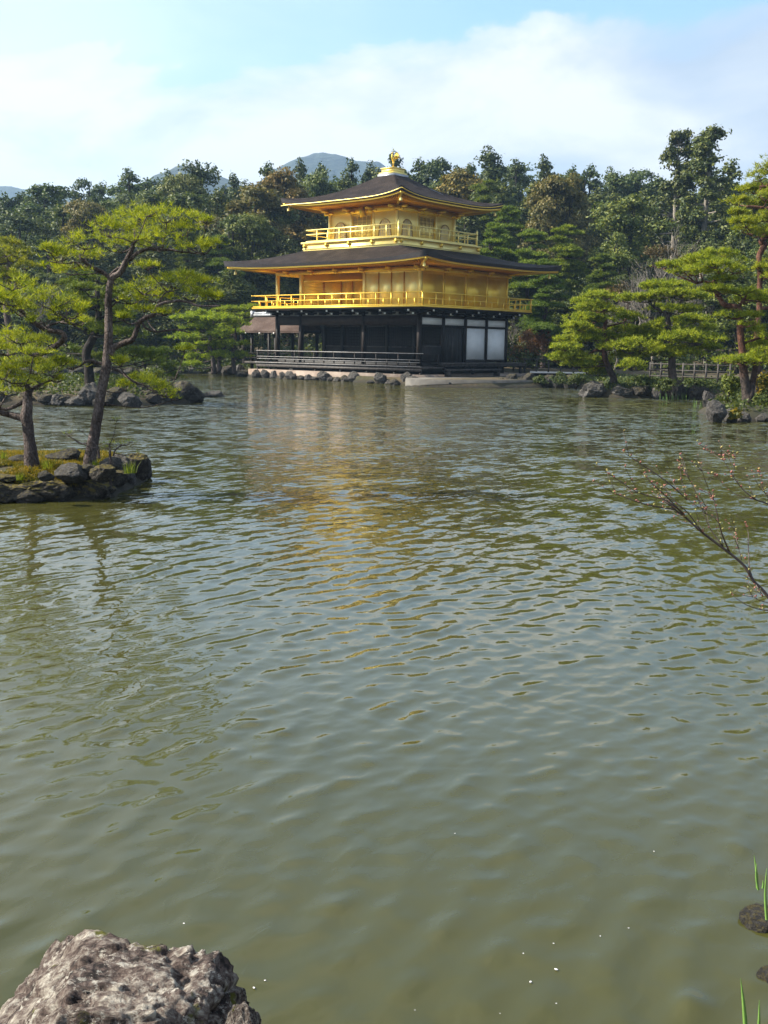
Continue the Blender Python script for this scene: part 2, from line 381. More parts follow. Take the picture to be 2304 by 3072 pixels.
def sdf(X, Y, poly):
    poly = np.array(poly, float); d = np.full(X.shape, 1e9); ins = np.zeros(X.shape, bool)
    n = len(poly)
    for i in range(n):
        a = poly[i]; b = poly[(i+1) % n]; e = b-a
        wx, wy = X-a[0], Y-a[1]; tt = np.clip((wx*e[0]+wy*e[1])/(e@e), 0, 1)
        d = np.minimum(d, (wx-e[0]*tt)**2+(wy-e[1]*tt)**2)
        c = (a[1] > Y) != (b[1] > Y)
        with np.errstate(divide='ignore', invalid='ignore'):
            ins ^= c & (X < (b[0]-a[0])*(Y-a[1])/(b[1]-a[1]+1e-12)+a[0])
    return np.where(ins, -1, 1)*np.sqrt(d)
def terrain(X, Y):
    X = np.asarray(X, float); Y = np.asarray(Y, float)
    d = sdf(X, Y, pond)
    d = np.maximum(d, -sdf(X, Y, isl_far)); dn = -sdf(X, Y, isl_near)
    z = np.where(d < 0, np.maximum(-.7, d*.9-.06), .42*(1-np.exp(-np.maximum(d, 0)/.35))-.02)
    zn = np.where(dn > 0, .40*(1-np.exp(-np.maximum(dn-.16, 0)/.22))-.05*(dn < .16), dn*1.5-.06)
    z = np.maximum(z, zn)
    f = (X-CAM[0])*HF[0]+(Y-CAM[1])*HF[1]; r = (X-CAM[0])*HR[0]+(Y-CAM[1])*HR[1]
    P = np.stack([X*.12, Y*.12, X*0], -1)
    big = fbm(P*.35, 5, 3)
    land = np.clip(d, 0, 8)/8
    z = z+land*(.18+.25*fbm(P*2, 3, 3))
    hill = np.maximum(0, f-84)*.085; hill = np.where(hill > 6, 6+(hill-6)*.35, hill)
    z = z+hill*np.clip(1+big*.5, .4, 1.6)*np.where(f > 0, 1, 0)
    # wooded ridge rising on the right far side
    z = z+26*np.exp(-((f-330)/90.)**2)*np.clip((r-25)/70, 0, 1)
    fl = np.clip(1-np.maximum(np.abs(X+5.8)-7.4, 0)/3, 0, 1)*np.clip(1-np.maximum(np.abs(Y-4.3)-6.0, 0)/3, 0, 1)
    z = np.where(d > 0.01, z*(1-fl)+.36*fl, z)
    return z
def axis(a, b, step, lo, hi):
    c = list(np.arange(a, b, step)); s = step; x = c[-1]
    while x < hi: s *= 1.16; x += s; c.append(x)
    s = step; x = a; l = []
    while x > lo: s *= 1.16; x -= s; l.append(x)
    return np.array(l[::-1]+c)
gx = axis(-34, 48, .42, -1500, 1500); gy = axis(-62, 22, .42, -1500, 1500)
GX, GY = np.meshgrid(gx, gy, indexing='ij'); GZ = terrain(GX, GY)
ii = np.arange(len(gx)-1)[:, None]*len(gy)+np.arange(len(gy)-1)[None]
Q = np.stack([ii, ii+len(gy), ii+len(gy)+1, ii+1], -1).reshape(-1, 4)
m, t, b = newmat('mossy_ground')
p_ = pos(t); n1 = noise(t, .35, 6, vec=p_); n2 = noise(t, 5, 5, vec=p_)
t.links.new(ramp(t, mth(t, 'ADD', mth(t, 'MULTIPLY', n1, .6), mth(t, 'MULTIPLY', n2, .4)), [(.36, (.020, .022, .008)), (.46, (.04, .036, .012)), (.54, (.065, .045, .022)), (.66, (.10, .075, .03))]), b.inputs['Base Color'])
sz_ = nd(t, 'ShaderNodeSeparateXYZ'); t.links.new(p_, sz_.inputs[0]); src_ = b.inputs['Base Color'].links[0].from_socket
t.links.new(mix(t, ramp(t, sz_.outputs[2], [(.0, 1), (.26, 0)]), src_, (.018, .015, .010)), b.inputs['Base Color'])
b.inputs['Roughness'].default_value = .95; bump(t, b, n2, .8, .05)
tag(link('ground', mesh_from('ground', np.stack([GX, GY, GZ], -1), Q, smooth=True, mats=[m])), kind='structure')
def tz(x, y): return float(terrain(np.array([x]), np.array([y]))[0])

# pond water: murky olive body under a rippled surface
m, t, b = newmat('pond_water')
p_ = pos(t)
murk = noise(t, .12, 4, vec=p_)
t.links.new(ramp(t, murk, [(.35, (.042, .043, .010)), (.65, (.055, .053, .014))]), b.inputs['Base Color'])
b.inputs['Roughness'].default_value = .04; b.inputs['IOR'].default_value = 1.39
def wav(scale, ang, stretch, detail, dist=.0, off=0, rough=.5):
    mp = nd(t, 'ShaderNodeMapping'); mp.inputs['Rotation'].default_value = (0, 0, math.radians(ang)); mp.inputs['Location'].default_value = (off, off*.7, 0)
    t.links.new(p_, mp.inputs[0])
    mp2 = nd(t, 'ShaderNodeMapping'); mp2.inputs['Scale'].default_value = (1, 1/stretch, 1); t.links.new(mp.outputs[0], mp2.inputs[0])
    n = nd(t, 'ShaderNodeTexNoise', i_Scale=scale, i_Detail=detail, i_Roughness=rough, i_Distortion=dist); n.noise_dimensions = '2D'
    t.links.new(mp2.outputs[0], n.inputs['Vector']); return n.outputs[0]
gust = ramp(t, noise(t, .09, 3, vec=p_), [(.35, .65), (.65, 1.15)])
w1 = wav(2.0, 9, 3.2, 1.5, .3)          # long wind ripples, crests running up to the right
w2 = wav(7.0, -18, 2.2, 2, .3, 7)
w3 = wav(15, -45, 2.0, 2.5, .2, 3)
dp = nd(t, 'ShaderNodeVectorMath', operation='DISTANCE'); t.links.new(p_, dp.inputs[0]); dp.inputs[1].default_value = (38.0, -50.5, 0)
lee = nd(t, 'ShaderNodeMapRange'); lee.inputs[1].default_value = 8; lee.inputs[2].default_value = 50; lee.inputs[3].default_value = .08; lee.inputs[4].default_value = 2.7; t.links.new(dp.outputs['Value'], lee.inputs[0]); lee = lee.outputs[0]
sharp = mth(t, 'POWER', mth(t, 'SUBTRACT', 1.0, mth(t, 'ABSOLUTE', mth(t, 'MULTIPLY', mth(t, 'SUBTRACT', w2, .5), 3.2), clamp=True), clamp=True), 1.6)
hgt = mth(t, 'ADD', mth(t, 'ADD', mth(t, 'MULTIPLY', w1, mth(t, 'MULTIPLY', lee, .03)), mth(t, 'MULTIPLY', w2, mth(t, 'MULTIPLY', lee, .026))), mth(t, 'ADD', mth(t, 'MULTIPLY', w3, mth(t, 'MULTIPLY', lee, .0075)), mth(t, 'MULTIPLY', sharp, .0006)))
hgt = mth(t, 'MULTIPLY', hgt, gust)

bn = bump(t, b, hgt, 1.0, 1.0)
# wind ruffle as a direct normal perturbation: bump mapping fades out at grazing distance
mpf = nd(t, 'ShaderNodeMapping'); mpf.inputs['Rotation'].default_value = (0, 0, math.radians(-4)); mpf.inputs['Scale'].default_value = (1, .45, 1); t.links.new(p_, mpf.inputs[0])
nf = nd(t, 'ShaderNodeTexNoise', i_Scale=6.5, i_Detail=2.0); t.links.new(mpf.outputs[0], nf.inputs['Vector'])
v1 = nd(t, 'ShaderNodeVectorMath', operation='SUBTRACT'); nf2 = nd(t, 'ShaderNodeTexNoise', i_Scale=1.5, i_Detail=2.0); t.links.new(p_, nf2.inputs['Vector']); t.links.new(mix(t, .45, nf.outputs[1], nf2.outputs[1]), v1.inputs[0]); v1.inputs[1].default_value = (.5, .5, .5)
v2 = nd(t, 'ShaderNodeVectorMath', operation='MULTIPLY'); t.links.new(v1.outputs[0], v2.inputs[0]); v2.inputs[1].default_value = (1, 1, 0)
fm_ = nd(t, 'ShaderNodeMapRange'); fm_.inputs[1].default_value = 7; fm_.inputs[2].default_value = 40; fm_.inputs[3].default_value = .0; fm_.inputs[4].default_value = 2.6; t.links.new(dp.outputs['Value'], fm_.inputs[0])
v3 = nd(t, 'ShaderNodeVectorMath', operation='SCALE'); t.links.new(v2.outputs[0], v3.inputs[0]); t.links.new(mth(t, 'MULTIPLY', fm_.outputs[0], gust), v3.inputs['Scale'])
v4 = nd(t, 'ShaderNodeVectorMath', operation='ADD'); t.links.new(bn.outputs[0], v4.inputs[0]); t.links.new(v3.outputs[0], v4.inputs[1])
v5 = nd(t, 'ShaderNodeVectorMath', operation='NORMALIZE'); t.links.new(v4.outputs[0], v5.inputs[0]); t.links.new(v5.outputs[0], b.inputs['Normal'])
def grow(a, b, s0, g, smax, rest):
    c = [a]; s = s0
    while c[-1] < rest:
        c.append(c[-1]+s)
        if c[-1] > b: s = min(s*g, smax)
    return np.array(c)
fa = np.concatenate([[-110, -60, -30, -14, -6, -2, .6], grow(1.3, 6.5, .0155, 1.008, .14, 46), np.linspace(47, 120, 40)])
ra = grow(0, 2.6, .021, 1.018, 6, 130); ra = np.concatenate([-ra[:0:-1], ra])
FA, RA = np.meshgrid(fa, ra, indexing='ij')
WX = CAM[0]+HF[0]*FA+HR[0]*RA; WYY = CAM[1]+HF[1]*FA+HR[1]*RA
spf = np.maximum(np.gradient(fa)[:, None], np.gradient(ra)[None]*.8)
rw = np.random.RandomState(78); Hh = np.zeros(FA.shape); lee_ = np.clip((np.hypot(WX-38, WYY+50.5)-3.0)/9, 0, 1)
for k in range(110):
    lam = math.exp(rw.uniform(math.log(.042), math.log(.33))); th = math.radians(188+rw.normal()*20) if k % 6 else math.radians(120+rw.normal()*30)
    sl = .0150*(lam/.17)**(.15 if lam < .17 else -.15)*(1 if k % 6 else .8)
    kk = 2*np.pi/lam; att = np.clip((lam/spf-2.6)/2.5, 0, 1)*(.75+.25*lee_ if lam > .18 else (.4+.6*lee_) if lam > .09 else lee_*.75+.25)
    env = .45+1.1*vnoise(np.stack([WX*.6+k, WYY*.6, WX*0+k*3.3], -1), 3) if k % 5 == 0 else 1
    Hh += att*env*sl/kk*np.sin(kk*(WX*math.cos(th)+WYY*math.sin(th))+rw.uniform(0, 6.28))
Hh *= 1+.75*np.clip((FA-7)/16, 0, 1); s_ = .0042*(1+.75*np.clip((FA-7)/16, 0, 1)); Hh = s_*(np.exp(np.clip(Hh/s_, -3, 2.2)*.45)-1)/.45
n1_, n2_ = len(fa), len(ra); ii = np.arange(n1_-1)[:, None]*n2_+np.arange(n2_-1)[None]
wq = np.stack([ii+1, ii+n2_+1, ii+n2_, ii], -1).reshape(-1, 4)
# keep only the quads over the pond
cxq = WX.ravel()[wq].mean(1); cyq = WYY.ravel()[wq].mean(1)
tag(link('pond_water', mesh_from('pond_water', np.stack([WX, WYY, Hh], -1), wq[(sdf(cxq, cyq, pond) < 1.2)], smooth=True, mats=[m])), kind='structure')

# distant mountains
m, t, b = newmat('forested_mountain'); p_ = pos(t)
t.links.new(ramp(t, noise(t, .06, 6, vec=p_), [(.35, (.010, .020, .016)), (.65, (.025, .038, .026))]), b.inputs['Base Color'])
b.inputs['Roughness'].default_value = 1; bump(t, b, noise(t, .12, 6, vec=p_), 1, 5)
def mountain(profile, D, depth, seed):
    """ridge whose skyline follows (u, v) points of the far horizon at distance D"""
    us = [a for a, _ in profile]; vs = [c for _, c in profile]; nu, nv = 150, 26
    V = []
    for i in range(nu):
        u = us[0]+(us[-1]-us[0])*i/(nu-1); v = np.interp(u, us, vs)
        top = at(u, v, D); g = top.copy(); g[2] = 0
        dirn = HF
        for j in range(nv):
            s = (j/(nv-1))*2-1
            h = top[2]*max(0, 1-abs(s)**1.5)
            q = g+dirn*s*depth
            n_ = fbm(np.array([[q[0], q[1], 0]])/(depth*.35), seed, 4)[0]
            h2 = h*(1+.10*n_*min(1, abs(s)*4))+(4*fbm(np.array([[q[0], q[1], 5]])/16., seed+9, 3)[0] if D > 900 else 2*n_)
            V.append((q[0], q[1], max(h2, -2)-1))
    ii = np.arange(nu-1)[:, None]*nv+np.arange(nv-1)[None]
    return mesh_from('mountain', V, np.stack([ii, ii+nv, ii+nv+1, ii+1], -1).reshape(-1, 4), smooth=True, mats=[m])
tag(link('mountain', mountain([(560, 640), (760, 560), (830, 505), (880, 478), (930, 461), (975, 457), (1030, 463), (1075, 477), (1130, 478), (1180, 500), (1300, 560), (1500, 640)], 1300, 300, 1)), kind='structure')
tag(link('mountain', mountain([(250, 640), (400, 565), (450, 538), (500, 512), (545, 497), (600, 505), (700, 540), (850, 600)], 1000, 280, 2)), kind='structure')
tag(link('mountain', mountain([(-500, 575), (-200, 560), (0, 556), (60, 560), (150, 575), (300, 610), (420, 660)], 1450, 300, 3)), kind='structure')

# ------------------------------------------------------------------ pavilion
B = 2.12; LX = 5.5*B; WY = 4*B            # bays; wall corner at the origin, x runs west (-), y north (+)
pav = thing('golden_pavilion', 'three storey pavilion with gold upper floors, dark ground floor and bark shingle roofs', 'pavilion', (-5.83, 4.24, .4))
G, GP, DK = M['gold'], M['goldlit'], M['dark']
def part(mb, name, mat, parent=pav, smooth=False):
    o = mb.build(name, mat, None, smooth); o.parent = parent
    # keep world placement: the chain of parents holds only the pavilion's own offset
    if parent is pav: o.matrix_parent_inverse = Matrix.Translation(-Vector(pav.location))
    return o
# ground floor: floor decks
def ring(mb, x0, x1, y0, y1, o1, z0, z1, o0=0):
    """flat ring between the wall rectangle grown by o0 and by o1"""
    mb.box(x0-o1, x1+o1, y0-o1, y0-o0, z0, z1); mb.box(x0-o1, x1+o1, y1+o0, y1+o1, z0, z1)
    mb.box(x0-o1, x0-o0, y0-o0, y1+o0, z0, z1); mb.box(x1+o0, x1+o1, y0-o0, y1+o0, z0, z1)
a = MB(); a.box(-LX-.97, .97, -.97, -.10, .84, .96); a.box(-LX-.97, -LX, -.10, WY, .84, .96); a.box(.0, .97, -.10, 1.1, .84, .957)
a.box(-LX-.97, .98, -1.0, -.93, .70, .842)
part(a, 'veranda_deck', M['grey'])
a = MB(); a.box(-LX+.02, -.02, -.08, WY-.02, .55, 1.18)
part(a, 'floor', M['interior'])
a = MB(); a.box(0.02, 1.0, 1.1, WY+1.0, 1.10, 1.20); a.box(.1, .95, 1.15, WY+.9, .98, 1.098)
part(a, 'side_deck', M['grey'])
a = MB(); a.box(.98, 1.45, 1.0, 6.2, .74, .84); a.box(1.02, 1.40, 1.1, 1.25, .42, .742); a.box(1.02, 1.40, 5.9, 6.05, .42, .742)
part(a, 'step_plank', M['grey'])
for x in [-LX-.9, -LX+.2, -9.54, -7.42, -5.3, -3.18, -1.06, .85]:
    a = MB(); a.box(x-.07, x+.07, -.93, -.79, .25, .72); part(a, 'stilt', DK)
for y in (1.3, 4.0, 6.6, 9.0):
    a = MB(); a.box(.78, .92, y-.07, y+.07, .3, 1.0); part(a, 'stilt', DK)
# dark ground floor posts
def post(x, y, z0, z1, w, mat, name='post'):
    a = MB(); a.box(x-w/2, x+w/2, y-w/2, y+w/2, z0, z1); return part(a, name, mat)
pw = .21
for k in (0, 2, 4.5, 5.5): post(-k*B, 0, .96, 4.02, pw, DK)
for k in (1, 2, 3, 4): post(0, k*B, .9, 4.02, pw, DK)
for k in (5.5,): post(-k*B, 4*B, .9, 4.02, pw, DK)
for k in (1, 2): post(-LX, k*B, .9, 4.02, pw, DK)
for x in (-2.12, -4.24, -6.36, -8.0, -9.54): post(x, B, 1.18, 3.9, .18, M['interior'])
# inner wall one bay back, with lattice shutters
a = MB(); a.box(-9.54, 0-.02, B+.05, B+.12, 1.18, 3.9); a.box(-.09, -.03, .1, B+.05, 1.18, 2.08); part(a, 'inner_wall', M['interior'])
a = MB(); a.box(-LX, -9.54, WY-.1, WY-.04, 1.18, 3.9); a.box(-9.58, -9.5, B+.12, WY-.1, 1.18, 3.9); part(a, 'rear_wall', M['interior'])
for x0, x1 in ((-9.4, -8.1), (-7.9, -6.46), (-6.26, -4.34), (-4.14, -2.22), (-2.02, -.2)):
    a = MB()
    for i in range(12):
        x = x0+(x1-x0)*i/11; a.box(x-.015, x+.015, B+.02, B+.048, 2.1, 3.2)
    for i in range(7):
        z = 2.12+1.08*i/6; a.box(x0, x1, B+.026, B+.044, z-.014, z+.014)
    part(a, 'lattice_shutter', DK)
a = MB(); a.box(-9.5, -.1, B-.02, B+.02, 2.02, 2.10); a.box(-9.5, -.1, B-.02, B+.02, 3.25, 3.36); part(a, 'inner_rail', M['grey'])
a = MB(); a.box(-.035, .035, .12, B-.12, 1.15, 2.10); part(a, 'wainscot', DK)
a = MB(); a.box(-.05, .05, .12, B-.12, 2.10, 2.16); part(a, 'sill', M['grey'])
a = MB()
for i in range(4): a.box(-.06+.004*i, .0, B+.14+i*.46, B+.14+i*.46+.44, 1.2, 3.3)
part(a, 'timber_door', M['interior'])
a = MB(); a.box(-.02, .03, B+.92, B+1.0, 1.2, 2.75); part(a, 'door_stile', M['grey'])
a = MB(); a.box(-LX-.05, .12, -.09, .09, 3.30, 3.86); part(a, 'lintel', simple('brown_lintel', (.016, .010, .008), (.034, .022, .017), 4, .6, spec=.2))
a = MB(); a.box(-.09, .09, .09, WY+.1, 3.72+.03, 3.90); a.box(-.085, .085, .11, WY-.1, 3.24, 3.36); a.box(-.085, .085, 2*B, WY-.1, 1.22, 1.38); part(a, 'side_lintel', DK)
a = MB(); a.box(-LX-.1, -LX+.1, 0, WY, 3.4, 3.9); part(a, 'west_lintel', DK)
for k in range(4):
    a = MB(); a.box(-.02, .04, k*B+pw/2, (k+1)*B-pw/2, 3.36, 3.75); part(a, 'plaster_panel', M['white'])
for k in (2, 3):
    a = MB(); a.box(-.02, .04, k*B+pw/2+.01, (k+1)*B-pw/2-.01, 1.38, 3.24); part(a, 'plaster_panel', M['white'])
# frieze of shade-tinted white plaster between brackets below the balcony
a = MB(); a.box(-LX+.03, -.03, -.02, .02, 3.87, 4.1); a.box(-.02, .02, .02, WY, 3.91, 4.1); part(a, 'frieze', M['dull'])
def bracket(x, y, dx, dy, z=4.06, mat=DK, L_=1.0, s=1.0):
    a = MB()
    tx, ty = -dy, dx
    def bx(o0, o1, hw, z0, z1):
        a.box(x+dx*o0-abs(tx)*hw, x+dx*o1+abs(tx)*hw, y+dy*o0-abs(ty)*hw, y+dy*o1+abs(ty)*hw, z0, z1)
    bx(-.05, .55*L_, .08*s, z-.16, z-.02); bx(-.05, .98*L_, .07*s, z, z+.13)
    a.box(x+dx*.06-abs(tx)*.34-.06*abs(dx), x+dx*.06+abs(tx)*.34+.06*abs(dx), y+dy*.06-abs(ty)*.34-.06*abs(dy), y+dy*.06+abs(ty)*.34+.06*abs(dy), z-.1, z)
    o = part(a, 'bracket', mat)
    return o
def nose(x, y, dx, dy, z, L_=1.0, par=None):
    tx, ty = abs(dy), abs(dx)
    for off, zz in ((.98*L_, z), (.55*L_, z-.16)):
        a = MB(); a.box(x+dx*off-tx*.062-(0), x+dx*(off+.03)+tx*.062, y+dy*off-ty*.062, y+dy*(off+.03)+ty*.062, zz+.012, zz+.12)
        part(a, 'bracket_tip', M['tip'])
for k in range(6):
    bracket(-k*B+ (0 if k else 0), -.02, 0, -1); nose(-k*B, -.02, 0, -1, 4.06)
    if k < 5:
        bracket(-(k+.5)*B, -.02, 0, -1, L_=.9)
bracket(-LX, -.02, 0, -1); nose(-LX, -.02, 0, -1, 4.06)
for k in range(5):
    bracket(.02, k*B, 1, 0); nose(.02, k*B, 1, 0, 4.06)
    if k < 4: bracket(.02, (k+.5)*B, 1, 0, L_=.9)
# balcony floor of the second storey: dark beam below, gold edge
OB = 1.14
a = MB(); a.box(-LX-OB, OB, -OB, WY+OB, 4.205, 4.29); part(a, 'balcony_underside', DK)
a = MB(); a.box(-LX-OB-.02, OB+.02, -OB-.02, WY+OB+.02, 4.292, 4.37); part(a, 'balcony_floor', G)
def railing(x0, x1, y0, y1, zf, zr, mat, sides, n_s, n_e, w=.05, mids=(.52,), name='railing', finial=False, horn=.14, postname='railing_post', extra=True, mat2=None):
    """two-rail balustrade round a rectangle; returns the railing with its posts as sub-parts"""
    h = zr-zf; a = MB(); segs = []
    if 's' in sides: segs.append(((x0, y0), (x1, y0), n_s))
    if 'e' in sides: segs.append(((x1, y0), (x1, y1), n_e))
    if 'n' in sides: segs.append(((x1, y1), (x0, y1), n_s))
    if 'w' in sides: segs.append(((x0, y1), (x0, y0), n_e))
    for (p, q, n) in segs:
        p = np.array(p); q = np.array(q); d = (q-p)/np.linalg.norm(q-p)
        hh = 0 if finial else horn
        a.bar((*(p-d*hh), zr-w/2), (*(q+d*hh), zr-w/2), w, w)
        for mm in mids: a.bar((*(p-d*hh), zf+h*mm), (*(q+d*hh), zf+h*mm), w*.8, w*.8)
        a.bar((*p, zf+.055), (*q, zf+.055), w*1.2, w)
    r = part(a, name, mat)
    for (p, q, n) in segs:
        p = np.array(p); q = np.array(q)
        for i in range(n+1):
            c = p+(q-p)*i/n; corner = i in (0, n)
            if corner and i == n and (p[0], p[1]) != (q[0], q[1]) and len(segs) > 1 and tuple(q) == tuple(np.array(segs[0][0])): continue
            if corner and i == 0 and any(tuple(np.round(c, 3)) == tuple(np.round(s[1], 3)) for s in segs): continue
            ww = w*1.5 if corner else w
            b_ = MB(); full = corner or i % 2 == 0 or not extra
            b_.box(c[0]-ww/2, c[0]+ww/2, c[1]-ww/2, c[1]+ww/2, zf, (zr-w if full else zf+h*mids[0]))
            if finial and corner:
                b_.lathe((c[0], c[1], zr-w), [(ww*.75, 0), (ww*.8, .05), (ww*.5, .08), (ww*.8, .14), (ww*.62, .2), (0.004, .30)], 10)
            o = b_.build(postname, mat); o.parent = r
    return r
railing(-LX-OB+.05, OB-.05, -OB+.05, WY+OB-.05, 4.37, 5.13, G, 'senw', 24, 18, w=.055)
# ground floor veranda rail (dark; sky glints on it added as pale strips)
r = railing(-LX-.9, .9, -.9, .55, .96, 1.70, DK, 's', 16, 2, w=.055, mids=(.5, .30), name='veranda_railing', extra=True)
r = railing(-LX-.9, .9, -.9, .62, .96, 1.70, DK, 'e', 16, 1, w=.055, mids=(.5, .30), name='veranda_railing', extra=True)
a = MB()  # pale strips painted for skylight glinting on rails and deck edge
a.bar((-LX-1.04, -.9, 1.712), (1.04, -.9, 1.712), .06, .02); a.bar((-LX-.9, -.925, 1.345), (.9, -.925, 1.345), .05, .018); a.bar((-LX-.9, -.925, 1.20), (.9, -.925, 1.20), .05, .016)
a.bar((-LX-1.0, -1.0, .972), (1.0, -1.0, .972), .09, .02)
part(a, 'rail_glint_strip', simple('rail_glint_pale', (.34, .33, .33), (.55, .53, .52), 4, .45))
# second storey walls
a = MB(); a.box(-4.24, -.0, 0, .06, 4.37, 6.62); part(a, 'wall', GP)
a = MB(); a.box(-.06, 0, .06, WY, 4.37, 6.62); part(a, 'wall', G)
a = MB(); a.box(-4.24, -4.18, .06, B, 4.37, 6.62); a.box(-LX, -4.24, B, B+.06, 4.37, 6.62); a.box(-LX, -LX+.06, B+.06, WY-.06, 4.37, 6.62); a.box(-LX, -.06, WY-.06, WY, 4.37, 6.62); part(a, 'wall', G)
for i, (x0, x1) in enumerate(((-4.1, -3.12), (-3.08, -2.14), (-2.10, -1.18), (-1.14, -.14))):
    a = MB(); a.box(x0, x1, -.035, -.002, 4.5, 6.28); part(a, 'sliding_panel', GP)
for x in (-4.24, -3.1, -2.12, -1.16): 
    a = MB(); a.box(x-.035, x+.035, -.06, -.037, 4.42, 6.32); part(a, 'panel_stile', M['goldshadeseam'])
a = MB(); a.box(-4.24, -.1, -.05, -.003, 6.29, 6.37); a.box(-4.24, -.1, -.05, -.003, 4.38, 4.47); part(a, 'panel_rail', GP)
for k in range(4):
    a = MB(); a.box(.002, .03, k*B+.12, (k+1)*B-.12, 4.46, 6.2)
    part(a, 'wall_panel', G)
    a = MB()
    for z in np.arange(4.75, 6.1, .29): a.box(.031, .036, k*B+.14, (k+1)*B-.14, z, z+.012)
    part(a, 'panel_batten', G)
for x in (0, -2*B, -4.5*B, -LX): post(x, 0, 4.37, 6.62, .18, GP, 'gold_post')
for k in (1, 2, 3, 4): post(0, k*B, 4.37, 6.62, .13, G, 'gold_post')
post(-LX, B, 4.37, 6.62, .18, G, 'gold_post'); post(-LX, WY, 4.37, 6.62, .18, G, 'gold_post')
a = MB()
for i in range(17): 
    z = 4.5+i*.097; a.box(-LX+.12, -9.75, B-.045, B-.002, z, z+.055)
part(a, 'louvre', G)
for x0, x1 in ((-9.5, -8.15), (-8.05, -7.2), (-7.1, -5.9), (-5.8, -4.5)):
    a = MB(); a.box(x0, x1, B-.035, B-.002, 4.5, 6.0); part(a, 'sliding_panel', G)
for x in (-9.62, -8.1, -7.15, -5.85): 
    a = MB(); a.box(x-.05, x+.05, B-.07, B-.036, 4.4, 6.2); part(a, 'panel_stile', M['goldshadeseam'])
a = MB(); a.box(-LX, -4.3, B-.08, B-.037, 6.05, 6.2); part(a, 'panel_rail', G)
# head beams
a = MB(); a.box(-LX-.1, .1, -.1, .1, 6.38, 6.60); a.box(-.1, .1, .1, WY+.1, 6.38, 6.60); a.box(-LX-.1, -LX+.1, .1, WY, 6.38, 6.6); a.box(-LX-.1, .1, WY-.1, WY+.1, 6.38, 6.6); part(a, 'head_beam', G)
a = MB(); a.box(-LX, -4.3, .1, B, 6.56, 6.60); part(a, 'porch_ceiling', G)
for k in range(6): bracket(-k*B, 0, 0, -1, z=6.5, mat=G, L_=.55, s=.9)
for k in range(5): bracket(0, k*B, 1, 0, z=6.5, mat=G, L_=.55, s=.9)
# third storey
cx, cy, W3 = -5.84, 4.24, 2.735
x0, x1, y0, y1 = cx-W3, cx+W3, cy-W3, cy+W3
a = MB(); a.box(x0-1.17, x1+1.17, y0-1.17, y1+1.17, 7.5, 8.22); part(a, 'balcony_base', GP)
a = MB(); a.box(x0-1.27, x1+1.27, y0-1.27, y1+1.27, 8.26, 8.36); a.box(x0-1.2, x1+1.2, y0-1.2, y1+1.2, 7.93, 7.985); part(a, 'balcony_ledge', GP)
a = MB(); a.box(x0-1.1, x1+1.1, y0-1.1, y1+1.1, 8.22, 8.26); part(a, 'balcony_floor', G)
for i in range(5):
    x = x0-1.0+(2*W3+2.0)*i/4; a = MB(); a.box(x-.05, x+.05, y0-1.28, y0-1.17, 8.02, 8.24); a.box(x-.16, x+.16, y0-1.23, y0-1.17, 8.10, 8.17); part(a, 'bracket', G)
    y = y0-1.0+(2*W3+2.0)*i/4; a = MB(); a.box(x1+1.17, x1+1.28, y-.05, y+.05, 8.02, 8.24); a.box(x1+1.17, x1+1.23, y-.16, y+.16, 8.10, 8.17); part(a, 'bracket', G)
railing(x0-1.03, x1+1.03, y0-1.03, y1+1.03, 8.36, 9.13, GP, 'senw', 8, 8, w=.065, mids=(.62,), finial=True, extra=False)
a = MB(); a.box(x0, x1, y0, y0+.06, 8.36, 10.3); part(a, 'wall', GP)
a = MB(); a.box(x1-.06, x1, y0+.06, y1, 8.36, 10.3); part(a, 'wall', GP)
a = MB(); a.box(x0, x0+.06, y0+.06, y1, 8.36, 10.3); a.box(x0+.06, x1-.06, y1-.06, y1, 8.36, 10.3); part(a, 'wall', G)
for x, y in ((x0, y0), (x1, y0), (x1, y1), (x0, y1), (cx-.91, y0), (cx+.91, y0), (x1, cy-.91), (x1, cy+.91)): post(x, y, 8.36, 10.32, .15, GP, 'gold_post')
m_pane = simple('window_paper', (.62, .50, .27), (.72, .60, .36), 5, .7)
m_frame = simple('window_frame_shadowed_gold', (.30, .19, .06), (.42, .28, .10), 5, .5, metal=.6)
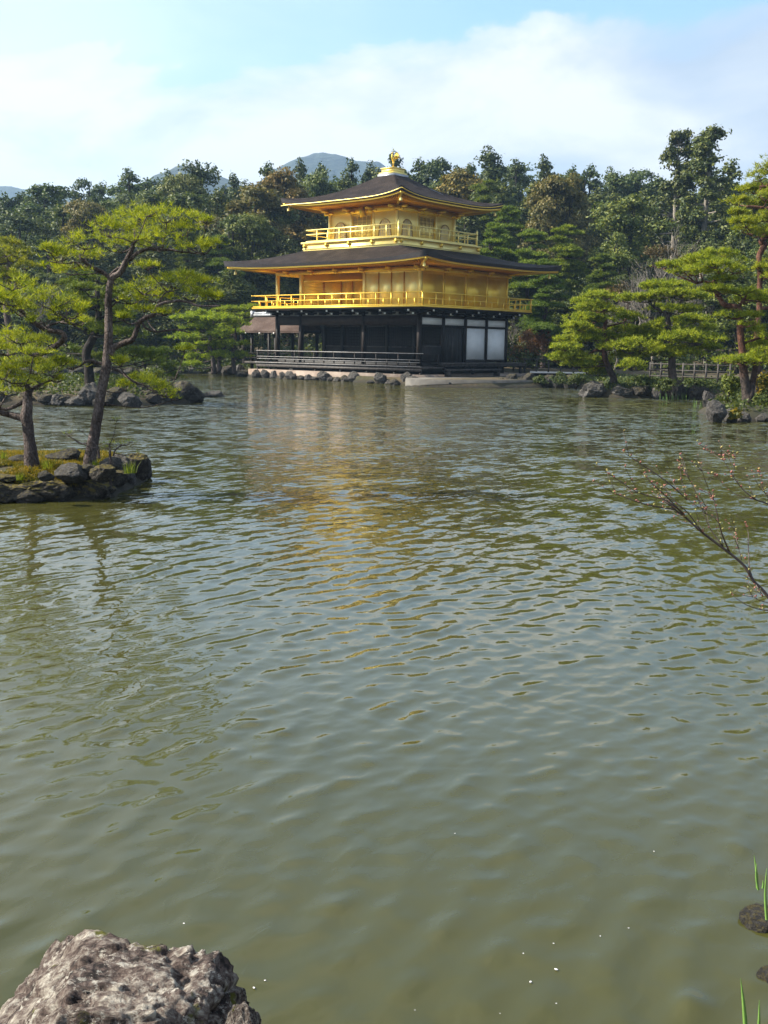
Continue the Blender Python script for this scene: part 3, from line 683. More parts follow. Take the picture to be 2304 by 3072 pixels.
def arch_window(c, axis_):
    """bell-arched window: frame, pane and mullions on the wall plane"""
    w, hb, ht = .47, 8.48, 9.55
    def pt(s, z, off):
        return (c+s, y0-off, z) if axis_ == 'x' else (x1+off, c+s, z)
    prof = []
    for i in range(13):
        th = math.pi*i/12; prof.append((math.cos(th)*w*.94, ht-.50+.50*math.sin(th)**.85))
    prof = [(w*1.08, hb)]+prof+[(-w*1.08, hb)]
    fm = MB(); fm.tube([pt(s, z, .03) for s, z in prof], .032, 6); fr_ = part(fm, 'arched_window', m_frame)
    V = [pt(s*.98, z, .012) for s, z in prof]; n = len(V); cc = pt(0, 8.9, .012)
    pb = MB(); T = [(n, i, (i+1) % n) for i in range(n)]
    if axis_ == 'x': T = [(a_, c_, b_) for a_, b_, c_ in T]
    V2 = [tuple(np.array(v)+(np.array([0, .01, 0]) if axis_ == 'x' else np.array([-.01, 0, 0]))) for v in V]+[tuple(np.array(cc)+(np.array([0, .01, 0]) if axis_ == 'x' else np.array([-.01, 0, 0])))]
    pb.add(list(V)+[cc], (), T); pb.add(V2, (), [(a_, c_, b_) for a_, b_, c_ in T])
    pb.add(list(V)+V2[:-1], [(i, (i+1) % n, n+(i+1) % n, n+i) for i in range(n)])
    o = pb.build('pane', m_pane); o.parent = fr_
    mb = MB()
    for s in (-.28, -.14, 0, .14, .28):
        zt = ht-.50+.50*math.sqrt(max(0, 1-(s/(w*.94))**2)); mb.bar(pt(s, hb, .022), pt(s, zt, .022), .018, .018) if s else mb.bar(pt(s, hb, .026), pt(s, zt, .026), .04, .03)
    for z in (8.85, 9.2): mb.bar(pt(-w, z, .022), pt(w, z, .022), .016, .018)
    o = mb.build('mullion', M['goldlit']); o.parent = fr_
for s in (-1.82, 1.82): arch_window(cx+s, 'x'); arch_window(cy+s, 'y')
def double_door(axis_):
    def bx(mb, s0, s1, o0, o1, z0, z1):
        if axis_ == 'x': mb.box(cx+s0, cx+s1, y0-o1, y0-o0, z0, z1)
        else: mb.box(x1+o0, x1+o1, cy+s0, cy+s1, z0, z1)
    f = MB(); bx(f, -.80, -.74, .0, .07, 8.4, 9.9); bx(f, .74, .80, .0, .07, 8.4, 9.9); bx(f, -.80, .80, .0, .07, 9.9, 9.97)
    d = part(f, 'door_frame', M['gold'])
    for k in range(4):
        s0 = -.73+k*.365; g_ = MB(); bx(g_, s0+.01, s0+.355, .002, .03, 8.42, 9.88)
        o = g_.build('door_leaf', GP); o.parent = d
        l_ = MB()
        for j in range(5): bx(l_, s0+.05+j*.06, s0+.062+j*.06, .031, .045, 9.25, 9.8)
        for z in (8.8, 9.2, 9.45, 9.62): bx(l_, s0+.02, s0+.345, .031, .042, z, z+.022)
        o = l_.build('door_lattice', m_frame); o.parent = d
double_door('x'); double_door('y')
a = MB(); a.box(x0-.1, x1+.1, y0-.1, y0+.1, 10.0, 10.34); a.box(x1-.1, x1+.1, y0+.1, y1+.1, 10.0, 10.34); a.box(x0-.1, x0+.1, y0+.1, y1+.1, 10.0, 10.34); part(a, 'head_beam', G)
for i in range(4):
    s = -W3+i*W3*2/3; bracket(cx+s, y0-.08, 0, -1, z=10.15, mat=G, L_=.7, s=.9); bracket(x1+.08, cy+s, 1, 0, z=10.15, mat=G, L_=.7, s=.9)
# name plaque tilted under the top eave
a = MB(); a.bar((cx+.32, y0-.42, 10.32), (cx+.32, y0-.22, 9.78), .62, .05); pq = part(a, 'plaque', M['gold'])
a = MB()
for s in (-.12, 0, .12): a.bar((cx+.32+s, y0-.45, 10.27), (cx+.32+s, y0-.26, 9.84), .045, .02)
o = a.build('plaque_strip', m_frame); o.parent = pq

def hip_roof(X0, X1, Y0, Y1, IX0, IX1, IY0, IY1, ztop, zmid, lift, thick, pexp, wx0, wx1, wy0, wy1, zsof, strip, mat, rname):
    ns, ntt = 28, 16
    per = []
    for (ax, ay), (bx_, by) in (((-1, -1), (1, -1)), ((1, -1), (1, 1)), ((1, 1), (-1, 1)), ((-1, 1), (-1, -1))):
        for i in range(ns):
            s = i/ns; per.append((ax+(bx_-ax)*s, ay+(by-ay)*s, 2*s-1))
    n = len(per); 
    def xy(px, py, A0, A1, B0, B1): return (A0+A1)/2+px*(A1-A0)/2, (B0+B1)/2+py*(B1-B0)/2
    V = []
    for j in range(ntt+1):
        tt = j/ntt
        for (px, py, s) in per:
            xo, yo = xy(px, py, X0, X1, Y0, Y1); xi, yi = xy(px, py, IX0, IX1, IY0, IY1)
            sag = .0
            lf = lift*abs(s)**4*tt**2.2
            # the eave swings slightly outward at the corners
            z = zmid+(ztop-zmid)*(1-tt)**pexp+lf
            ext = 1+.012*abs(s)**4*tt
            V.append((xi+(xo*ext+(1-ext)*(X0+X1)/2-xi)*tt, yi+(yo*ext+(1-ext)*(Y0+Y1)/2-yi)*tt, z))
    ii = np.arange(ntt)[:, None]*n; jj = np.arange(n)[None]; j2 = (jj+1) % n
    Q = np.stack([ii+jj, ii+n+jj, ii+n+j2, ii+j2], -1).reshape(-1, 4)
    a = MB(); a.add(V, Q); roof = part(a, rname, mat, smooth=True)
    # thick bark edge
    E = np.array(V[-n:]); cxx, cyy = (X0+X1)/2, (Y0+Y1)/2
    th = np.array([thick*(1+1.0*abs(s)**4) for *_, s in per])
    E1 = E.copy(); E1[:, 2] -= th; E1[:, 0] = cxx+(E1[:, 0]-cxx)*.992; E1[:, 1] = cyy+(E1[:, 1]-cyy)*.992
    q = np.stack([jj[0], n+jj[0], n+j2[0], j2[0]], -1)
    a = MB(); a.add(np.vstack([E, E1]), q); o = a.build('eave_edge', M['eave'], None, True); o.parent = roof
    # soffit with rafters
    I1 = []; 
    for (px, py, s) in per:
        xi, yi = xy(px, py, wx0, wx1, wy0, wy1); I1.append((xi, yi, zsof))
    E2 = E1.copy(); E2[:, 0] = cxx+(E2[:, 0]-cxx)*.985; E2[:, 1] = cyy+(E2[:, 1]-cyy)*.985; E2[:, 2] -= .0
    E3 = E2.copy(); E3[:, 2] -= .075
    a = MB(); a.add(np.vstack([E1, E2]), q); a.add(np.vstack([E2, E3]), q); o = a.build('fascia', G); o.parent = roof
    a = MB(); E4 = E3.copy(); E4[:, 2] += .05; a.add(np.vstack([E4, I1]), q); o = a.build('soffit', M['goldshadeseam']); o.parent = roof
    a = MB()
    for i in range(0, n):
        for f_ in (0., .5):
            i2 = (i+1) % n
            p0 = E3[i]*(1-f_)+E3[i2]*f_; p1 = np.array(I1[i])*(1-f_)+np.array(I1[i2])*f_
            # rafters run square to the wall
            s = per[i][2]; side = i//ns
            if side in (0, 2): p1 = np.array([np.clip(p0[0], wx0, wx1), p1[1], p1[2]])
            else: p1 = np.array([p1[0], np.clip(p0[1], wy0, wy1), p1[2]])
            pp = p0+(p1-p0)*.03
            a.bar(pp+np.array([0, 0, .01]), p1-np.array([0, 0, .05]), .06, .07)
    o = a.build('rafters', M['goldshadeseam']); o.parent = roof
    if strip:
        c = []
        for i in list(range(ns+1)):
            e = E[i % n]; e1 = E1[i % n]; k = .5 if i > ns//2 else .5+.5*min(1, ((ns/2-i)/(ns/2))**2*1.2)
            p = e*(1-k)+e1*k; p[1] -= .03; 
            if i < ns//2: p[2] = p[2]-(p[2]-(zmid-thick*.55))*min(1, ((ns/2-i)/(ns/2))**3*1.0)
            c.append(p)
        a = MB(); a.tube(c, .03, 6); o = a.build('gold_eave_strip', GP); o.parent = roof
        c = [E[i % n]*.5+E1[i % n]*.5+np.array([.03, 0, 0]) for i in range(ns, 2*ns+1)]
        a = MB(); a.tube(c, .025, 6); o = a.build('gold_eave_strip', G); o.parent = roof
    # bells under the corners
    for k in range(4):
        c = E3[k*ns]; a = MB(); cc = cxx+(c[0]-cxx)*.95, cyy+(c[1]-cyy)*.95
        a.lathe((cc[0], cc[1], c[2]-.42), [(.09, 0), (.085, .08), (.07, .16), (.02, .2), (.012, .3)], 8); a.tube([(cc[0], cc[1], c[2]-.15), (cc[0], cc[1], c[2]+.05)], .01, 5)
        o = a.build('wind_bell', GP, None, True); o.parent = roof
    for k in range(4):      # hip rafters
        a = MB(); c = E3[k*ns]; a.bar(c+np.array([0, 0, .0]), np.array(I1[k*ns])-np.array([0, 0, .1]), .14, .14); o = a.build('hip_rafter', G); o.parent = roof
    return roof
o2 = 2.33
hip_roof(-LX-o2, o2, -o2, WY+o2, x0-1.0, x1+1.0, y0-1.0, y1+1.0, 7.93, 6.88, .36, .17, 1.25, -LX, 0, 0, WY, 6.72, False, M['shingle'], 'lower_roof')
o3 = 2.10
hip_roof(x0-o3, x1+o3, y0-o3, y1+o3, cx-.42, cx+.42, cy-.42, cy+.42, 12.62, 10.62, .42, .15, 1.57, x0, x1, y0, y1, 10.44, True, M['shingle'], 'upper_roof')
a = MB(); a.tube([(cx+.5, cy+.5, 12.5), (cx+1.5, cy+1.4, 11.9), (cx+2.5, cy+1.9, 11.38)], .014, 5); part(a, 'lightning_conductor', M['lead'])
a = MB(); a.box(cx-.68, cx+.68, cy-.68, cy+.68, 12.36, 12.56); part(a, 'ridge_flashing', M['lead'])
a = MB(); a.box(cx-.62, cx+.62, cy-.62, cy+.62, 12.562, 12.66); a.box(cx-.50, cx+.50, cy-.50, cy+.50, 12.662, 12.90); a.box(cx-.55, cx+.55, cy-.55, cy+.55, 12.902, 12.95); a.box(cx-.14, cx+.14, cy-.14, cy+.14, 12.952, 13.02); part(a, 'finial_pedestal', GP)
# bird finial facing south
a = MB(); z = 13.02; s = 1.0; n0 = a.n
for d in (-.07, .07): a.tube([(cx+d, cy, z), (cx+d, cy+.02, z+.28), (cx+d*1.3, cy+.05, z+.45)], [.025, .022, .045], 7)
for d in (-.07, .07): a.bar((cx+d, cy-.1, z+.015), (cx+d, cy+.08, z+.015), .05, .03)
a.tube([(cx, cy+.30, z+.62), (cx, cy+.15, z+.54), (cx, cy-.02, z+.55), (cx, cy-.14, z+.66), (cx, cy-.17, z+.80), (cx, cy-.15, z+.92), (cx, cy-.20, z+.97), (cx, cy-.31, z+.945)], [.05, .12, .145, .11, .06, .045, .055, .008], 10, 3)
a.tube([(cx, cy-.14, z+.98), (cx, cy-.07, z+1.06), (cx, cy+.02, z+1.04)], [.02, .022, .006], 6)
for d in (-1, 1):
    for k in range(7):
        a.tube([(cx+d*.12, cy+.02+.04*k, z+.62), (cx+d*(.30+.02*k), cy+.06+.05*k, z+.80-.02*k), (cx+d*(.36+.02*k), cy+.12+.07*k, z+1.02-.06*k)], [.035, .03, .008], 5, 2)
for k in range(9):
    q_ = (k-4)/4.; a.tube([(cx+.05*q_, cy+.25, z+.60), (cx+.16*q_, cy+.42, z+.84-.06*abs(q_)), (cx+.28*q_, cy+.46, z+1.08-.16*abs(q_)), (cx+.36*q_, cy+.60, z+1.02-.22*abs(q_))], [.035, .04, .035, .008], 5, 2)
a.V = [np.array([cx, cy, z])+(v-np.array([cx, cy, z]))*np.array([.55, .72, .86]) for v in a.V]; part(a, 'bird_finial', G, smooth=True)

# stone platform and terrace under the pavilion
a = MB(); a.box(-13.1, 1.0, -1.22, 10.0, -.5, .53)
o = a.build('stone_platform', M['stone']); tag(o, 'low pinkish stone foundation platform at the water line below the dark veranda', 'foundation')
poly = [(.7, -1.9), (2.6, -4.25), (3.75, -4.45), (6.3, -1.5), (7.0, 1.9), (7.0, 13), (1.02, 13), (1.02, -1.3)]
n = len(poly); V = [(x, y, .40) for x, y in poly]+[(x, y, -.5) for x, y in poly]+[(4, 3, .40)]
a = MB(); a.add(V, [(i, n+i, n+(i+1) % n, (i+1) % n) for i in range(n)], [(2*n, i, (i+1) % n) for i in range(n)])
tag(a.build('stone_terrace', M['slab']), 'pale flat stone landing slab beside the right corner of the pavilion', 'terrace')
a = MB(); a.add([(*P2(1590, 1119, .62), .62), (*P2(1760, 1121, .62), .62), (*P2(1790, 1113, .62), .62), (*P2(1590, 1111, .62), .62)], [(0, 1, 2, 3)])
tag(a.build('gravel_path', M['gravel']), kind='structure')

# small boat porch on the west side
por = thing('fishing_porch', 'small open porch with brown shingle roof and silver ridge left of the pavilion', 'porch', (-14.6, 3.2, 0))
def ppart(mb, name, mat, smooth=False):
    o = mb.build(name, mat, por, smooth); return o
a = MB(); ns = 8; V = []; Q = []
for k, (yy, sg) in enumerate(((2.05, -1), (4.35, 1))):
    for j in range(ns+1):
        tt = j/ns; z = 4.02-(1.02)*tt**.8; y = 3.2+(yy-3.2)*tt
        xl = -17.3-.75*tt**1.2
        V += [(xl, y, z), (-11.78, y, z)]
    b0 = k*2*(ns+1)
    for j in range(ns): Q.append((b0+2*j, b0+2*j+1, b0+2*j+3, b0+2*j+2) if sg > 0 else (b0+2*j+1, b0+2*j, b0+2*j+2, b0+2*j+3))
V2 = [(x, y, z-.14) for x, y, z in V]; nn = len(V)
a.add(V, Q); a.add(V2, [tuple(reversed(q)) for q in Q])
a.add([V[2*ns], V[2*ns+1], V2[2*ns], V2[2*ns+1]], [(0, 2, 3, 1)])
g1 = [V[2*j] for j in range(ns, -1, -1)]+[V[2*(ns+1)+2*j] for j in range(1, ns+1)]
g2 = [(x, y, z-.14) for x, y, z in g1]; ng = len(g1); a.add(g1+g2, [(i, i+1, ng+i+1, ng+i) for i in range(ng-1)])
ppart(a, 'roof', M['shinglebrown'], True)
a = MB(); a.box(-17.45, -11.8, 3.08, 3.32, 4.0, 4.13); a.box(-17.5, -15.4, 3.12, 3.28, 4.13, 4.27); a.box(-17.62, -17.40, 3.05, 3.35, 3.92, 4.36); ppart(a, 'ridge_cap', M['lead'])
for x in (-16.75, -14.4, -12.1):
    for y in (2.4, 4.0):
        a = MB(); a.box(x-.08, x+.08, y-.08, y+.08, -.4, 3.05); ppart(a, 'post', DK)
a = MB(); a.box(-17.2, -11.8, 2.3, 2.5, 2.85, 3.02); a.box(-17.2, -11.8, 3.9, 4.1, 2.85, 3.02); ppart(a, 'beam', DK)
a = MB(); a.box(-17.3, -11.7, 2.2, 4.2, .8, .94); ppart(a, 'deck', M['grey'])
for x in (-17.0, -15.6, -14.2):
    a = MB(); a.box(x-.05, x+.05, 2.02, 2.07, 2.78, 2.88); ppart(a, 'rafter_tip', M['tip'])
a = MB(); a.bar((-17.2, 2.25, 1.5), (-11.8, 2.25, 1.5), .05, .05); a.bar((-17.2, 2.25, 1.2), (-11.8, 2.25, 1.2), .05, .05); ppart(a, 'railing', DK)

# ------------------------------------------------------------------ rocks
def ico(sub):
    import bmesh
    bm = bmesh.new(); bmesh.ops.create_icosphere(bm, subdivisions=sub, radius=1.0)
    V = np.array([v.co[:] for v in bm.verts]); T = np.array([[v.index for v in f.verts] for f in bm.faces]); bm.free(); return V, T
ICO = {k: ico(k) for k in (3, 4, 5)}
def rock_mesh(name, seed, mat, sub=4, cuts=9, rough=.27, flat=.8):
    rg = np.random.RandomState(seed); V, T = ICO[sub]; V = V.copy()
    for k in range(cuts):
        d = rg.normal(size=3); d /= np.linalg.norm(d); c = rg.uniform(.6, .9)
        s = V@d; V = V-np.maximum(0, s-c)[:, None]*d*.92
    n = fbm(V*1.6+seed*3.1, seed, 5, .55); V = V*(1+rough*n)[:, None]
    n = 1-np.abs(fbm(V*3.0+seed, seed+50, 5, .62)); V = V*(1+rough*.8*(n-.8))[:, None]
    V[:, 2] *= flat
    return mesh_from(name, V, None, T, False if sub < 4 else True, [mat])
RK = [rock_mesh('rock', s, M['rock'], 5, flat=.8) for s in range(5)]+[rock_mesh('rock', s+20, M['rockdark'], 5, flat=.75) for s in range(4)]+[rock_mesh('rock', s+40, M['rockmoss'], 5, flat=.7) for s in range(4)]
rr = random.Random(3)
EXT = {}
for me_ in RK:
    co = np.zeros(len(me_.vertices)*3, np.float32); me_.vertices.foreach_get('co', co); co = co.reshape(-1, 3); EXT[me_.name] = (co[:, 2].min(), co[:, 2].max(), np.abs(co[:, 0]).max())
def rock(u, v, w, h, label, group=None, kind=0, D=None, z=0, deep=1.0, rz=None, sink=.35, name='shore_rock'):
    """rock whose foot stands at photo pixel (u, v) on height z, w and h in pixels of the photo at that place"""
    p = ground(u, v, z) if D is None else at(u, v, D)
    dd = (p-CAM)@CF; sx = w/2*dd/FOC; hh = h*dd/FOC
    me = RK[kind % len(RK)]
    o = link(name, me); o.rotation_euler = (0, 0, -_ya+(rz if rz is not None else rr.uniform(-.4, .4)))
    lo_, hi_, wx_ = EXT[me.name]
    sz = hh/((hi_-lo_)*(1-sink*.6)); q = p+HF*sx*deep*.8
    o.location = (q[0], q[1], p[2]+hh-sz*hi_); o.scale = (sx/wx_*1.05, sx/wx_*deep, sz)
    tag(o, label, 'rock', group); return o
rr2_ = random.Random(17)
GB = 'rocks set along the foot of the pavilion foundation'
LBt = 'grey rock standing at the foot of the pavilion foundation'
rock(735, 1131, 60, 22, 'dark low boulder in the water under the fishing porch posts', None, 6)
for i, (u, v, w, h) in enumerate([(768, 1133, 36, 30), (795, 1134, 34, 30), (822, 1135, 36, 28), (848, 1136, 30, 28), (872, 1137, 42, 36), (905, 1139, 30, 12), (938, 1140, 30, 10), (973, 1142, 52, 34), (1010, 1144, 30, 12), (1036, 1145, 32, 16), (1062, 1146, 46, 38), (1092, 1147, 34, 12), (1112, 1150, 32, 12), (1142, 1151, 50, 40), (1168, 1152, 36, 14), (1220, 1153, 52, 44), (1243, 1157, 60, 34), (1265, 1160, 40, 18), (1300, 1161, 34, 10), (1335, 1162, 30, 8)]):
    rock(u, v, w*.85, h*.85, LBt, GB, [0, 1, 2, 3, 4, 1][i % 6])
for i in range(18):
    u = 880+i*22; rock(u, 1138+(u-880)*.042, rr2_.uniform(16, 30), rr2_.uniform(10, 20), LBt, GB, [0, 5, 2, 1, 4, 3][i % 6])
rock(1184, 1156, 38, 20, 'small dark rock poking out of the water before the pavilion foundation', None, 5)
rock(1350, 1163, 36, 24, 'pale rounded rock in the water in front of the stone terrace, left one of two', None, 2)
rock(1410, 1163, 34, 22, 'pale grey rock in the water in front of the stone terrace, right one of two', None, 3)
rock(1477, 1162, 22, 24, 'narrow upright pale stone at the end of the terrace', None, 1)
for i, (u, v, w, h) in enumerate([(1505, 1161, 40, 30), (1535, 1161, 40, 40), (1562, 1161, 36, 34), (1590, 1162, 40, 44), (1618, 1163, 36, 34), (1648, 1164, 40, 40), (1680, 1165, 44, 44), (1715, 1166, 50, 42), (1745, 1166, 40, 36)]):
    rock(u, v, w, h, 'dark rock in the shaded bank between the terrace and the garden pines', 'dark bank rocks right of the terrace', 5+i % 4)
rock(1785, 1193, 86, 50, 'large pale grey boulder at the water edge below the leaning red pine', None, 3, sink=.2)
rock(1868, 1194, 84, 40, 'long sloping grey boulder right of the large pale boulder', None, 0)
rock(1925, 1195, 70, 36, 'low dark grey shore rock among shrubs right of the sloping boulder', None, 6)
rock(1972, 1196, 40, 36, 'small pale rock half hidden by a dark shrub on the right shore', None, 2)
rock(2040, 1197, 48, 58, 'upright bluish grey standing stone behind the iris shoots', None, 8, rz=.2)
rock(2100, 1199, 70, 50, 'broad layered dark rock right of the upright bluish stone', None, 5)
rock(2128, 1222, 40, 50, 'pointed pale rock leaning at the corner of the right shore', None, 1)
rock(2152, 1268, 66, 68, 'rough upright dark rock standing in the water at the right edge', None, 4, deep=.9, sink=.15, rz=.5)
for i, (u, v, w, h) in enumerate([(2195, 1266, 44, 22), (2235, 1266, 50, 30), (2180, 1242, 60, 30), (2245, 1240, 60, 24), (2205, 1262, 60, 36), (2255, 1261, 60, 30), (2298, 1266, 50, 26), (2215, 1232, 50, 30), (2275, 1238, 60, 34), (2340, 1270, 60, 36)]):
    rock(u, v, w, h, 'grey rock in the low bank under the double trunked pine at the right edge', 'low rocks on the right bank', [0, 3, 1, 2, 4, 0][i % 6])
rock(640, 1191, 62, 18, 'flat grey rock alone in open water left of the pavilion', None, 0, sink=.55, name='islet_rock')
# middle island rocks
for i, (u, v, w, h, l) in enumerate([
        (545, 1209, 100, 52, 'smooth dark boulder at the right tip of the middle islet'), (470, 1212, 90, 56, 'rounded grey rock second from the right tip of the middle islet'),
        (385, 1222, 56, 36, 'pale broken rock in front of the middle islet'), (410, 1212, 70, 46, 'dark rock behind the pale broken rock on the middle islet'),
        (345, 1216, 66, 44, 'dark shore rock of the middle islet just right of the tall pine trunk'), (265, 1216, 74, 54, 'tall grey shore rock just left of the tall pine trunk'),
        (215, 1218, 56, 22, 'flat layered rock at the left shore of the middle islet'), (165, 1217, 54, 28, 'pale squared rock at the left shore of the middle islet'),
        (110, 1214, 60, 30, 'dim rock between the two near pine trunks on the middle islet'), (15, 1206, 60, 50, 'bluish grey rock at the left frame edge behind the near pine')]):
    rock(u, v, w*1.2, h*1.25, l, None, [5, 7, 1, 6, 8, 0, 3, 2, 5, 7][i])
for u, v, w, h in ((510, 1211, 70, 50), (435, 1214, 70, 44), (305, 1218, 70, 40), (60, 1214, 60, 40), (375, 1214, 60, 40), (30, 1214, 56, 36), (-10, 1215, 60, 40), (85, 1215, 50, 30), (135, 1216, 60, 34), (190, 1217, 50, 30), (450, 1216, 60, 34), (490, 1213, 60, 36)):
    rock(u, v, w, h, 'small dark rock wedged into the shoreline of the middle islet', 'smaller dark rocks in the shoreline of the middle islet', 5+(u//10) % 4)
rr2 = random.Random(8)
for i in range(9):
    u = 445+i*34; rock(u, 1120+rr2.uniform(-1, 3)+max(0, i-5)*1.5, rr2.uniform(34, 60), rr2.uniform(16, 34), 'grey rock along the far shore left of the fishing porch', 'rocks along the far left shore', rr2.choice([0, 5, 6, 3, 2]))
for i in range(8):
    u = 20+i*52; rock(u, 1124+rr2.uniform(-2, 2), rr2.uniform(34, 60), rr2.uniform(14, 26), 'rock along the shaded far bank behind the middle islet', 'rocks on the far bank behind the islet', rr2.choice([5, 6, 7]))
# near island
NI = [(20, 1510, 130, 66, 9, 'long flat mossy ledge at the left front of the near islet', 1), (115, 1508, 150, 74, 10, 'dark pitted ledge rock at the front of the near islet', 1),
      (235, 1500, 170, 100, 11, 'dark overhanging front rock below the leaning pine trunk', 1), (320, 1478, 110, 84, 9, 'dark mossy rock at the front right of the near islet', 1),
      (352, 1462, 96, 110, 4, 'tall grey rock at the right end of the near islet', 1.), (398, 1448, 72, 100, 12, 'mossy upright rock near the right tip of the near islet', 1), (425, 1438, 52, 84, 3, 'blocky grey rock at the right tip of the near islet', .8),
      (70, 1511, 90, 44, 5, 'dark low rock wedged in the left front of the near islet', 1), (175, 1506, 80, 60, 8, 'dark rock wedged in the middle front of the near islet', 1), (285, 1490, 80, 74, 6, 'dark rock wedged under the leaning pine trunk at the front', 1), (-30, 1512, 100, 70, 10, 'dark ledge rock cut by the left frame edge on the near islet', 1)]
for u, v, w, h, k, l, dp in NI: rock(u, v, w*1.08, h*.88, l, None, k, deep=dp, sink=.3, name='islet_rock')
for u, v, w, h, k, l, zz in [(45, 1400, 90, 44, 5, 'dark rock at the upper left of the near islet beside the thick trunk', .35), (180, 1385, 100, 52, 7, 'dark rounded rock between the two trunks on the near islet', .40), (205, 1440, 90, 66, 4, 'jagged grey rock in the middle of the near islet', .28), (300, 1440, 70, 60, 12, 'mossy rock right of the foot of the leaning trunk', .3), (255, 1435, 80, 54, 8, 'small dark rock at the foot of the leaning trunk', .28), (130, 1440, 50, 36, 5, 'small rock beside the grass tuft on the near islet', .33),
                             (15, 1445, 90, 26, 9, 'flat mossy stone on the left of the near islet', .25), (330, 1405, 70, 44, 4, 'grey rock behind the leaning trunk on the right', .38)]:
    rock(u, v, w*1.1, h*.72, l, None, k, z=zz, sink=.4, name='islet_rock')

# foreground boulder
m_fr, t, b = newmat('lichen_speckled_rock')
c = nd(t, 'ShaderNodeTexCoord').outputs['Object']
n1 = noise(t, 2.2, 9, .68, vec=c, dist=1.2, mapscale=(1, 1, 1.8)); n2 = noise(t, 13, 8, .7, vec=c, dist=.4); n3 = noise(t, 5.5, 5, .6, vec=c)
base = ramp(t, mth(t, 'ADD', mth(t, 'MULTIPLY', n1, .5), mth(t, 'MULTIPLY', n2, .5)), [(.42, (.022, .015, .012)), (.48, (.11, .075, .062)), (.53, (.24, .20, .165)), (.60, (.52, .47, .39))])
n4 = noise(t, 11, 8, .8, vec=c, dist=.25, mapscale=(1, 1, 1.5))
sm = mth(t, 'MULTIPLY', ramp(t, n4, [(.545, 0), (.57, 1)]), ramp(t, n3, [(.40, .1), (.56, 1)]))
col = mix(t, mth(t, 'MULTIPLY', sm, .75), base, mix(t, n2, (.50, .46, .38), (.70, .66, .58)))
gm = mth(t, 'MULTIPLY', ramp(t, noise(t, 2.6, 4, vec=c), [(.60, 0), (.64, 1)]), ramp(t, n2, [(.4, 0), (.5, 1)])); col = mix(t, gm, col, (.10, .10, .012))
t.links.new(col, b.inputs['Base Color']); b.inputs['Roughness'].default_value = .8; b.inputs['Specular IOR Level'].default_value = .3
bump(t, b, mth(t, 'ADD', n1, mth(t, 'MULTIPLY', n2, .6)), 1.0, .05)
def blob_rock(name, pts_top, D0, seed, label, z0=-.12):
    pass
V, T = ico(7); V = V.copy(); rg = np.random.RandomState(11)
# box-like boulder with a broad top leaning down to the left
V = np.sign(V)*np.abs(V)**.72
for d, c in (((.0, 0, 1), .58), ((-.62, -.05, .78), .54), ((.05, -.78, .62), .76), ((.45, -.55, .7), .88), ((1, -.15, .12), .84), ((.72, .1, .69), .93), ((-.75, -.5, .45), .80), ((.3, .8, .5), .8)):
    d = np.array(d); d = d/np.linalg.norm(d); s = V@d; V = V-np.maximum(0, s-c)[:, None]*d*.95
n = fbm(V*1.3+4, 3, 6, .58); V = V*(1+.13*n)[:, None]
# layered cracks dipping to the right
lay = (V@np.array([-.35, .2, .9]))*4.2+fbm(V*2.2, 8, 3)*1.4
st = np.abs((lay % 1)-.5)*2; V = V*(1-.075*(1-np.clip(st*3.6, 0, 1))*(.3+1.2*vnoise(V*2.5, 91)))[:, None]
n = fbm(V*5+7, 13, 5, .6); V = V*(1+.075*n)[:, None]
n = 1-np.abs(fbm(V*9+2, 23, 4, .6)); V = V*(1+.05*(n-.8))[:, None]
n = 1-np.abs(fbm(V*17+5, 33, 4, .65)); V = V*(1+.022*(n-.8))[:, None]
n = fbm(V*36+5, 43, 3, .6); V = V*(1+.010*n)[:, None]
o = link('foreground_boulder', mesh_from('foreground_boulder', V, None, T, True, [m_fr]))
FBP = at(285, 3130, 2.75)
o.location = (FBP[0], FBP[1], .225); o.scale = (.40, .34, .50); o.rotation_euler = (0, 0, -_ya)
tag(o, 'big rough brown and grey lichen speckled boulder in the lower left foreground', 'rock')
BOULDER = o
o = link('shore_rock', rock_mesh('rock', 77, m_fr, 5)); p = at(722, 3075, 2.6); o.location = (p[0], p[1], p[2]-.04); o.scale = (.045, .05, .11)
tag(o, 'small brown rock just right of the big foreground boulder', 'rock')
for (u, v, D, s, l) in ((2296, 2760, 3.45, .10, 'dark wet rock with brown rim at the right edge by the iris leaves'), (2330, 2930, 2.9, .07, 'dark wet rock in the lower right corner')):
    p = ground(u, v, 0); o = link('shore_rock', RK[6]); o.location = (p[0], p[1], -.02); o.scale = (s, s, s*.9); tag(o, l, 'rock')
